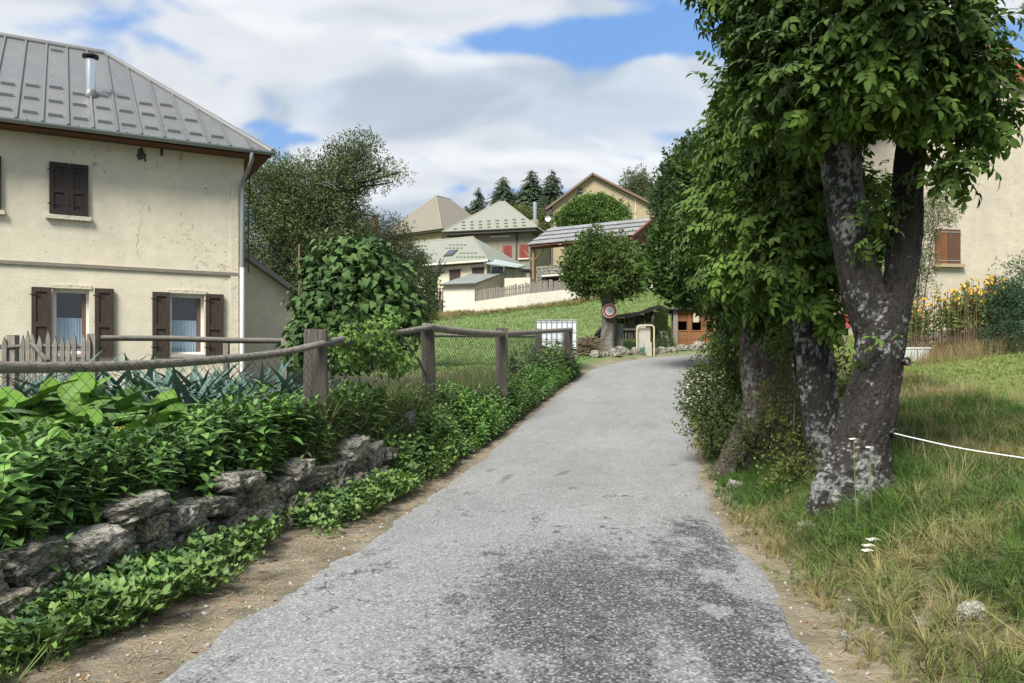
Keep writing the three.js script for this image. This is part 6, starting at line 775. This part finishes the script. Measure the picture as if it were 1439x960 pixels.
const elder = [0, 1].map((v) => { const b = new MB(), r = mul(220 + v); for (let k = 0; k < 6; k++) { const a = k * 1.05 + r(), h = rr(0.1, 0.22, r), e = V(Math.cos(a) * 0.12, h, Math.sin(a) * 0.12); b.color(0.7, 0.7, 0.5).tube([V(0, 0, 0), e], 0.0025, 3, false); for (const s of [-1.2, 0, 1.2]) { const m = new THREE.Matrix4().makeTranslation(e.x, e.y, e.z).multiply(new THREE.Matrix4().makeRotationY(-a + Math.PI / 2 + s)).multiply(new THREE.Matrix4().makeRotationX(rr(1.15, 1.6, r))); b.color(1, 1, 1).leaf(m, rr(0.045, 0.072, r), rr(0.036, 0.05, r), 4, 0.2, rr(0.1, 0.45, r), 0.7); } } return b.geo(); });
const tuft = (n, seed, w, curl) => { const b = new MB(), r = mul(seed); for (let k = 0; k < n; k++) { const a = r() * 6.283, L = rr(0.55, 1, r), c = curl * rr(0.3, 1.3, r), o = V(Math.cos(a) * rr(0, 0.12, r), 0, Math.sin(a) * rr(0, 0.12, r)), d = V(Math.cos(a), 0, Math.sin(a)), s = V(-d.z, 0, d.x), N = 4; let pr = null; for (let i = 0; i <= N; i++) { const t = i / N, y = L * (t - 0.35 * c * t * t * t), out = L * c * 0.75 * t * t, hw = w * (1 - t * t) * 0.5, p = o.clone().addScaledVector(d, out); p.y = y; const row = i === N ? [b.v(p.x, p.y, p.z)] : [b.v(p.x - s.x * hw, p.y, p.z - s.z * hw), b.v(p.x + s.x * hw, p.y, p.z + s.z * hw)]; if (pr) { if (row.length === 2) b.i.push(pr[0], pr[1], row[1], pr[0], row[1], row[0]); else b.i.push(pr[0], pr[1], row[0]); } pr = row; } } return b.geo(); };
const tufts = [tuft(16, 1, 0.024, 1.1), tuft(18, 2, 0.02, 1.5), tuft(14, 3, 0.028, 0.8), tuft(16, 8, 0.02, 1.9)], wisps = [tuft(9, 4, 0.010, 0.55), tuft(8, 5, 0.009, 0.9)], lawn = [tuft(14, 6, 0.05, 1.1), tuft(14, 7, 0.06, 0.9)];
const nettleM = new THREE.MeshPhysicalMaterial({ color: rgb(1, 1, 1), vertexColors: true, roughness: 0.6, transmission: 0.25, thickness: 0, side: THREE.DoubleSide });
function sow(n, r, place) { const out = []; let guard = 0; while (out.length < n && guard++ < n * 8) { const q = place(r); if (q) out.push(q); } return out; }
const stand = (x, d, s, r, c, tilt = 0.2, up = 0, sy = 1) => ({ m: M4(V(x, H(x, d) + up, -d), [rr(-tilt, tilt, r), rr(0, 6.283, r), rr(-tilt, tilt, r)], V(s, s * sy, s)), c });
const fenceX = (d) => { for (let k = 0; k < fenceLine.length - 1; k++) { const [xa, da] = fenceLine[k], [xb, db] = fenceLine[k + 1]; if (d <= db) return lerp(xa, xb, (d - da) / (db - da)); } return 1.8; };
{ // nettles on the wall top, then down the bank to the lane edge
  const r = mul(61);
  const top = sow(1450, r, (r) => { const d = rr(2.6, 12, r), xw = wallAt(d) + 0.03, xf = fenceX(d) - 0.25, x = lerp(xw, xf, r()); const dens = fbm(x * 1.5, d * 1.1, 0, 3); if (dens < 0.4) return null; return stand(x, d, rr(0.42, 1.2, r) * (0.5 + 0.95 * dens) * lerp(1, 0.6, sm(0.25, 0, Math.abs(x - xw))), r, tint([0.035, 0.10, 0.015], [0.155, 0.31, 0.045], dens + rr(-0.4, 0.4, r), 0.15, r), 0.28); });
  const bank = sow(2500, r, (r) => { const d = rr(10.8, 27.5, r), xl = roadS.reduce((a, q) => Math.abs(q.z - d) < Math.abs(a.z - d) ? q : a, roadS[0]).x, u = r(), x = lerp(xl - 1.95 - 0.25 * sm(14, 11, d), Math.min(fenceX(d) - 0.15, xl - 2.1), u); const n = fbm(x * 1.2 + 8, d * 1.2, 0, 3); return stand(x, d, rr(0.6, 1.15, r) * (0.6 + 0.6 * n) * (0.6 + 0.4 * Math.min(1, u * 3)), r, tint([0.05, 0.12, 0.02], [0.19, 0.36, 0.055], n + rr(-0.3, 0.45, r), 0.15, r), 0.3); });
  const end = sow(170, r, (r) => { const d = rr(22.5, 27.3, r), x = fenceX(d) + rr(-1.1, 0.3, r); return stand(x, d, rr(1.0, 1.9, r), r, tint([0.05, 0.11, 0.02], [0.19, 0.30, 0.06], r(), 0.2, r), 0.25); });
  scatter('nettle_bank', 'dense green nettles along the wall top and the bank below the wire fence', 'nettles', nettle, nettleM, [...top, ...bank, ...end]);
  const foot = sow(980, r, (r) => { const d = rr(3.0, 12.5, r), x = wallAt(d) + rr(0.05, 0.6, r) * (0.75 + 0.6 * fbm(d * 1.4, 3, 0, 3)), n = fbm(x * 2, d * 1.6 + 30, 0, 3); if (n < 0.46) return null; return stand(x, d, rr(0.45, 1.25, r), r, tint([0.035, 0.09, 0.014], [0.15, 0.26, 0.04], n + rr(-0.45, 0.45, r), 0.2, r), 0.4); });
  scatter('ground_elder', 'low round-leaved weeds along the foot of the stone wall', 'weeds', elder, nettleM, foot);
  const foot2 = sow(230, r, (r) => { const d = rr(3.0, 10, r), n = fbm(d * 1.1, 50, 0, 2); if (n < 0.45 && d > 4.6) return null; return stand(wallAt(d) + rr(0.1, 0.5, r), d, rr(0.3, 0.66, r), r, tint([0.03, 0.09, 0.018], [0.08, 0.19, 0.035], r(), 0.15, r), 0.35); });
  scatter('nettle_clump', 'short nettles sprouting from the foot of the stone wall', 'nettles', nettle, nettleM, foot2);
  const veg = sow(900, r, (r) => { const d = rr(12, 27, r), x = fenceX(d) - rr(0, 2.5, r); return stand(x, d, rr(0.4, 0.8, r), r, tint([0.07, 0.11, 0.03], [0.19, 0.21, 0.075], r(), 0.15, r), 0.15); });
  const wild = sow(620, r, (r) => { const d = rr(8.8, 13.6, r), x = fenceX(d) + rr(-0.55, 0.28, r); return stand(x, d, rr(0.55, 1.0, r), r, tint([0.07, 0.12, 0.03], [0.30, 0.27, 0.12], Math.pow(r(), 1.5), 0.15, r), 0.25); });
  scatter('rough_grass', 'tall uncut green and straw grass growing through the wire fence', 'grass', wisps, bladeM, [...veg, ...wild]);
  const gt = sow(1500, r, (r) => { const d = rr(2.7, 12, r), x = lerp(wallAt(d) - 0.1, fenceX(d) - 1.3, r()); return stand(x, d, rr(0.25, 0.62, r), r, tint([0.06, 0.13, 0.025], [0.24, 0.28, 0.09], r(), 0.2, r), 0.3); });
  scatter('wall_grass', 'thin grass between the nettles on the wall top', 'grass', wisps, bladeM, gt);
  const weeds = sow(900, r, (r) => { const d = rr(5.5, 16, r), x = fenceX(d) - rr(0.15, 4.5, r); return stand(x, d, rr(0.5, 1.0, r), r, tint([0.035, 0.085, 0.02], [0.10, 0.19, 0.04], r(), 0.2, r), 0.2); });
  scatter('garden_weeds', 'low green growth covering the soil between the vegetables', 'weeds', elder, nettleM, weeds);
}
{ // grass on the other side
  const r = mul(71), rx = (d) => roadS.reduce((a, q) => Math.abs(q.z - d) < Math.abs(a.z - d) ? q : a, roadS[0]).x;
  const list = sow(21000, r, (r) => { const d = 2.6 + Math.pow(r(), 1.15) * 15, lat = 1.76 + Math.pow(r(), 0.9) * 4.6, x = rx(d) + lat * 1.015, n = fbm(x * 1.4 + 5, d * 1.4, 0, 3), n2 = fbm(x * 0.5, d * 0.5 + 9, 0, 2), edge = sm(1.72, 2.1 + (n - 0.5) * 1.2, lat); if (r() > 0.3 + 0.7 * edge) return null; if (d < 5.6 && lat < 2.7 && r() < 0.5) return null; const dry = clamp(0.15 + (0.5 - n) * 1.9 + (1 - edge) * 0.5 + (n2 - 0.4) * 1.2 + rr(-0.2, 0.5, r) - 0.5 * sm(7.5, 9, d) * sm(4.0, 3, lat)); return stand(x, d, rr(0.09, 0.23, r) * (0.55 + 0.7 * edge) * (0.75 + 0.6 * n), r, tint([0.07, 0.14, 0.022], [0.36, 0.29, 0.135], dry, 0.25, r), 0.65); });
  scatter('verge_grass', 'rough green and straw-coloured grass on the verge under the ash trees', 'grass', tufts, bladeM, list);
  const seed = sow(420, r, (r) => { const d = rr(5, 16, r), x = rx(d) + rr(3.4, 7, r); return stand(x, d, rr(0.3, 0.6, r), r, tint([0.30, 0.27, 0.12], [0.45, 0.38, 0.2], r(), 0.15, r), 0.2); });
  scatter('dry_grass', 'thin dry seed stalks standing along the meadow edge', 'grass', wisps, bladeM, seed);
  const mow = sow(15000, r, (r) => { const d = rr(5, 27, r), x = rx(d) + rr(5.4, 17, r); if ((x / d) > 0.75) return null; const n = fbm(x * 0.9, d * 0.9, 0, 3); return stand(x, d, rr(0.06, 0.13, r), r, tint([0.16, 0.245, 0.045], [0.37, 0.37, 0.13], n + rr(-0.3, 0.4, r), 0.2, r), 0.5); });
  scatter('mown_meadow', 'short mown grass of the meadow beyond the ash trees', 'grass', lawn, bladeM, mow);
  const hill = sow(34000, r, (r) => { const d = rr(26, 57, r), x = rr(-14, 20, r); if (Math.abs(x / d) > 0.34 && x > 0) return null; const q = HL(x, d); if (q.lat > -2.6) return null; const n = fbm(x * 0.5, d * 0.5, 0, 3), dry = sm(51.5, 53.8, d + (n - 0.5) * 2) * sm(9, 5, x) * 0.9; const c = tint([0.075, 0.155, 0.03], [0.17, 0.24, 0.06], n + rr(-0.3, 0.3, r), 0.2, r), dr = tint([0.3, 0.22, 0.1], [0.42, 0.3, 0.16], r()); c.lerp(dr, dry * (r() < 0.8 ? 1 : 0)); return { m: M4(V(x, q.h, -d), [rr(-0.4, 0.4, r), rr(0, 6.28, r), rr(-0.4, 0.4, r)], rr(0.06, 0.14, r) * (1 + 2.6 * dry)), c }; });
  scatter('hill_meadow', 'green sloping meadow grass below the village wall', 'grass', lawn, bladeM, hill);
  // straw and dead leaves lying along both edges of the lane
  const bit = new MB(); bit.leaf(I4, 1, 0.035, 3, 0.3, 0.08, 0.5); const lf = new MB(); lf.leaf(I4, 0.3, 0.16, 3, 0.3, 0.4, 0.7);
  const lie = (x, d, s, c) => ({ m: M4(V(x, H(x, d) + 0.008, -d), [-Math.PI / 2 + rr(-0.12, 0.12, r), 0, rr(0, 6.283, r), 'YXZ'], s), c }), straw = sow(15000, r, (r) => { const d = 2.8 + Math.pow(r(), 1.3) * 15, left = r() < 0.6, x = left ? lerp(rx(d) - 1.74, wallAt(d) + 0.15, Math.pow(r(), 0.8)) : rx(d) + rr(1.72, 3.0, r); return lie(x, d, rr(0.05, 0.18, r), tint([0.26, 0.18, 0.09], [0.52, 0.41, 0.24], r(), 0.15, r)); });
  scatter('straw_litter', 'dry straw and needles littering the edges of the lane', 'straw', [bit.geo()], bladeM, straw);
  const dead = sow(150, r, (r) => { const d = rr(3.2, 13, r), x = r() < 0.75 ? lerp(rx(d) - 1.7, wallAt(d) + 0.3, r()) : rx(d) + rr(1.7, 2.4, r); return lie(x, d, rr(0.12, 0.3, r), tint([0.16, 0.075, 0.035], [0.30, 0.17, 0.08], r(), 0.2, r)); });
  scatter('dead_leaves', 'fallen brown leaves along the lane edge', 'leaves', [lf.geo()], bladeM, dead);
  const st = sow(1400, r, (r) => { const d = rr(3, 14, r), s = r() < 0.4 ? -1 : 1, x = rx(d) + s * rr(1.66, s > 0 ? 2.5 : 2.3, r), k = rr(0.004, 0.008, r) + 0.014 * Math.pow(r(), 4); return { m: M4(V(x, H(x, d) + k * 0.3, -d), [rr(0, 3, r), rr(0, 3, r), 0], V(k * 1.4, k, k)), c: tint([0.2, 0.18, 0.15], [0.45, 0.43, 0.39], r()) }; });
  scatter('gravel', 'loose pale gravel along the edges of the lane', 'gravel', [rocks[1], rocks[4]], mat([1, 1, 1]), st);
  for (const [px, py, d, s] of [[1364, 941, 4.5, 0.1], [1297, 936, 4.6, 0.07], [1348, 910, 4.9, 0.06], [1135, 738, 7.4, 0.13], [1190, 908, 4.7, 0.05], [1033, 668, 10.4, 0.12]]) { const p = P(px, py, d); tag(mesh('verge_stone', rocks[px % 7], paleRock[0], null, [p.x, H(p.x, d) + s * 0.3, p.z], [0.2, px, 0.1], [s * 1.7, s, s * 1.2]), 'pale stone lying loose in the grass verge', 'stone', 'loose stones in the verge'); }
  // white umbels
  const um = (px, py, d, s, label) => { const p = P(px, py, d), y = H(p.x, d), g = thing('white_flower', label, 'flower', [p.x, y, p.z]), h = Math.max(0.15, p.y - y), b = new MB(); new MB().tube([V(0.03, 0, 0), V(0.01, h * 0.5, 0), V(0, h, 0)], 0.004, 4, false).build('stem', mat([0.16, 0.17, 0.07]), g); for (let k = 0; k < 26; k++) { const a = k * 2.4, q = Math.sqrt(k / 26) * s; b.leaf(M4(V(Math.cos(a) * q, h + 0.01 - q * 0.2, Math.sin(a) * q), [-1.3, a, 0]), 0.018, 0.018, 2, 0.1, 0.1); } b.build('flower_head', mat([0.72, 0.68, 0.55]), g); };
  um(1228, 765, 6.1, 0.05, 'upper cream umbel of three on the verge below the forked ash'); um(1222, 781, 6.0, 0.045, 'middle cream umbel of three on the verge below the forked ash'); um(1220, 800, 5.9, 0.04, 'lowest cream umbel of three on the verge below the forked ash'); um(1200, 618, 7.0, 0.035, 'small white umbel in front of the lichen trunk'); um(1222, 630, 7.0, 0.025, 'tiny white umbel low in front of the forked trunk');
  // dock plant at the edge
  const dk = thing('dock_plant', 'dark green broad-leaved dock growing in the verge', 'plant'), dp = P(1418, 905, 4.6); dk.position.set(dp.x, H(dp.x, 4.6), dp.z); const dl = new MB().leaf(I4, 0.2, 0.06, 5, 0.25, 0.4, 0.7).geo(), dm = leafMat([0.05, 0.11, 0.03], 0.25, 0.5); for (let k = 0; k < 12; k++) { const o = mesh('leaf', dl, dm, dk); o.rotation.order = 'YXZ'; o.rotation.set(rr(-1.1, -0.2, r), k * 2.4, 0); o.scale.setScalar(rr(0.7, 1.2, r)); }
}
{ // tall yellow flowers before the beige house
  const r = mul(81), stemM = mat([0.17, 0.12, 0.06]), petal = mat([0.68, 0.42, 0.03], { roughness: 0.7 }), heart = mat([0.12, 0.05, 0.02]), lv = leafMat([0.10, 0.15, 0.035], 0.25), fl = (() => { const b = new MB(); for (let k = 0; k < 9; k++) b.leaf(M4(V(0, 0, 0), [-1.35, k * 0.698, 0]), 0.085, 0.04, 2, 0.1, 0.5); return b.geo(); })(), hg = new THREE.SphereGeometry(0.014, 7, 5);
  const mk = () => { const g = thing('yellow_coneflower', 'tall yellow daisy-like plant on brown stems in the bed before the beige house', 'flower', [0, 0, 0], 0, 'yellow flowers by the beige house'), sb = new MB(), lb = new MB(), tips = []; for (let k = 0; k < 9; k++) { const a = k * 2.4, q = rr(0.05, 0.22, r), h = rr(1.15, 1.65, r), e = V(Math.cos(a) * q * 1.6, h, Math.sin(a) * q * 1.6); sb.tube([V(Math.cos(a) * q, 0, Math.sin(a) * q), V(Math.cos(a) * q * 1.1, h * 0.6, Math.sin(a) * q * 1.1), e], 0.007, 4, false); if (k < 6) tips.push(e); for (let i = 0; i < 7; i++) { const t = rr(0.45, 0.95, r); lb.leaf(M4(V(Math.cos(a) * q * 1.2, h * t, Math.sin(a) * q * 1.2), [rr(-1.6, -0.5, r), rr(0, 6.28, r), 0]), rr(0.1, 0.2, r), 0.05, 3, 0.2, 0.5); } } sb.build('stems', stemM, g); lb.build('leaves', lv, g).userData.kind = 'stuff'; for (const e of tips) { const o = mesh('flower', fl, petal, g, e.toArray(), [rr(0.2, 0.9, r), rr(-0.6, 0.6, r), 0]); mesh('heart', hg, heart, o, [0, 0.008, 0]); } return g; };
  const proto = [mk(), mk(), mk()]; let n = 0; for (const [px0, px1, d] of [[1276, 1410, 20.6], [1290, 1420, 20.1], [1350, 1420, 19.7], [1265, 1300, 20]]) for (let px = px0; px < px1; px += rr(11, 17, r), n++) { const o = n < 3 ? proto[n] : dup(proto[n % 3]), x = (px - CX) / F * d; o.position.set(x, H(x, d) - 0.03, -d + rr(-0.2, 0.2, r)); o.rotation.y = rr(0, 6.28, r); const k = px < 1320 ? rr(0.8, 1.0, r) : rr(0.95, 1.2, r); o.scale.set(1, k, 1); }
  const dry = sow(420, r, (r) => { const d = rr(18.8, 20.6, r), x = (rr(1255, 1450, r) - CX) / F * d; return stand(x, d, rr(0.35, 0.8, r), r, tint([0.25, 0.18, 0.09], [0.42, 0.33, 0.17], r(), 0.15, r), 0.12); }); scatter('dry_stalks', 'brown dry stalks and straw grass under the yellow flowers', 'grass', wisps, bladeM, dry);
}
{ // rope fence tied to the forked ash
  const g = thing('electric_rope', 'white electric fence rope running from the forked ash across the grass', 'rope'), pts = [[1256, 609, 7.5], [1290, 617, 7.2], [1350, 630, 6.9], [1420, 641, 6.6], [1500, 652, 6.3], [1700, 670, 5.8]].map((q) => P(...q)); new MB().tube(new THREE.CatmullRomCurve3(pts).getPoints(60), 0.0055, 6).build('rope', mat([0.75, 0.75, 0.72]), g);
  const ins = (px, py, d, label) => { const p = P(px, py, d), q = thing('insulator', label, 'insulator', p.toArray()); new MB().tube([V(-0.14, 0, -0.05), V(0, 0, 0)], 0.01, 6).build('screw', ironM, q); mesh('ring', new THREE.TorusGeometry(0.03, 0.013, 8, 16), black, q, [0.02, 0, 0]); mesh('body', new THREE.CylinderGeometry(0.02, 0.026, 0.05, 10), black, q, [-0.02, 0, 0], [0, 0, 1.57]); }; ins(1254, 608, 7.5, 'black ring insulator holding the white rope low on the forked ash'); ins(1271, 508, 7.55, 'black ring insulator higher on the forked ash above the tub');
}

renderer.render(scene, camera);
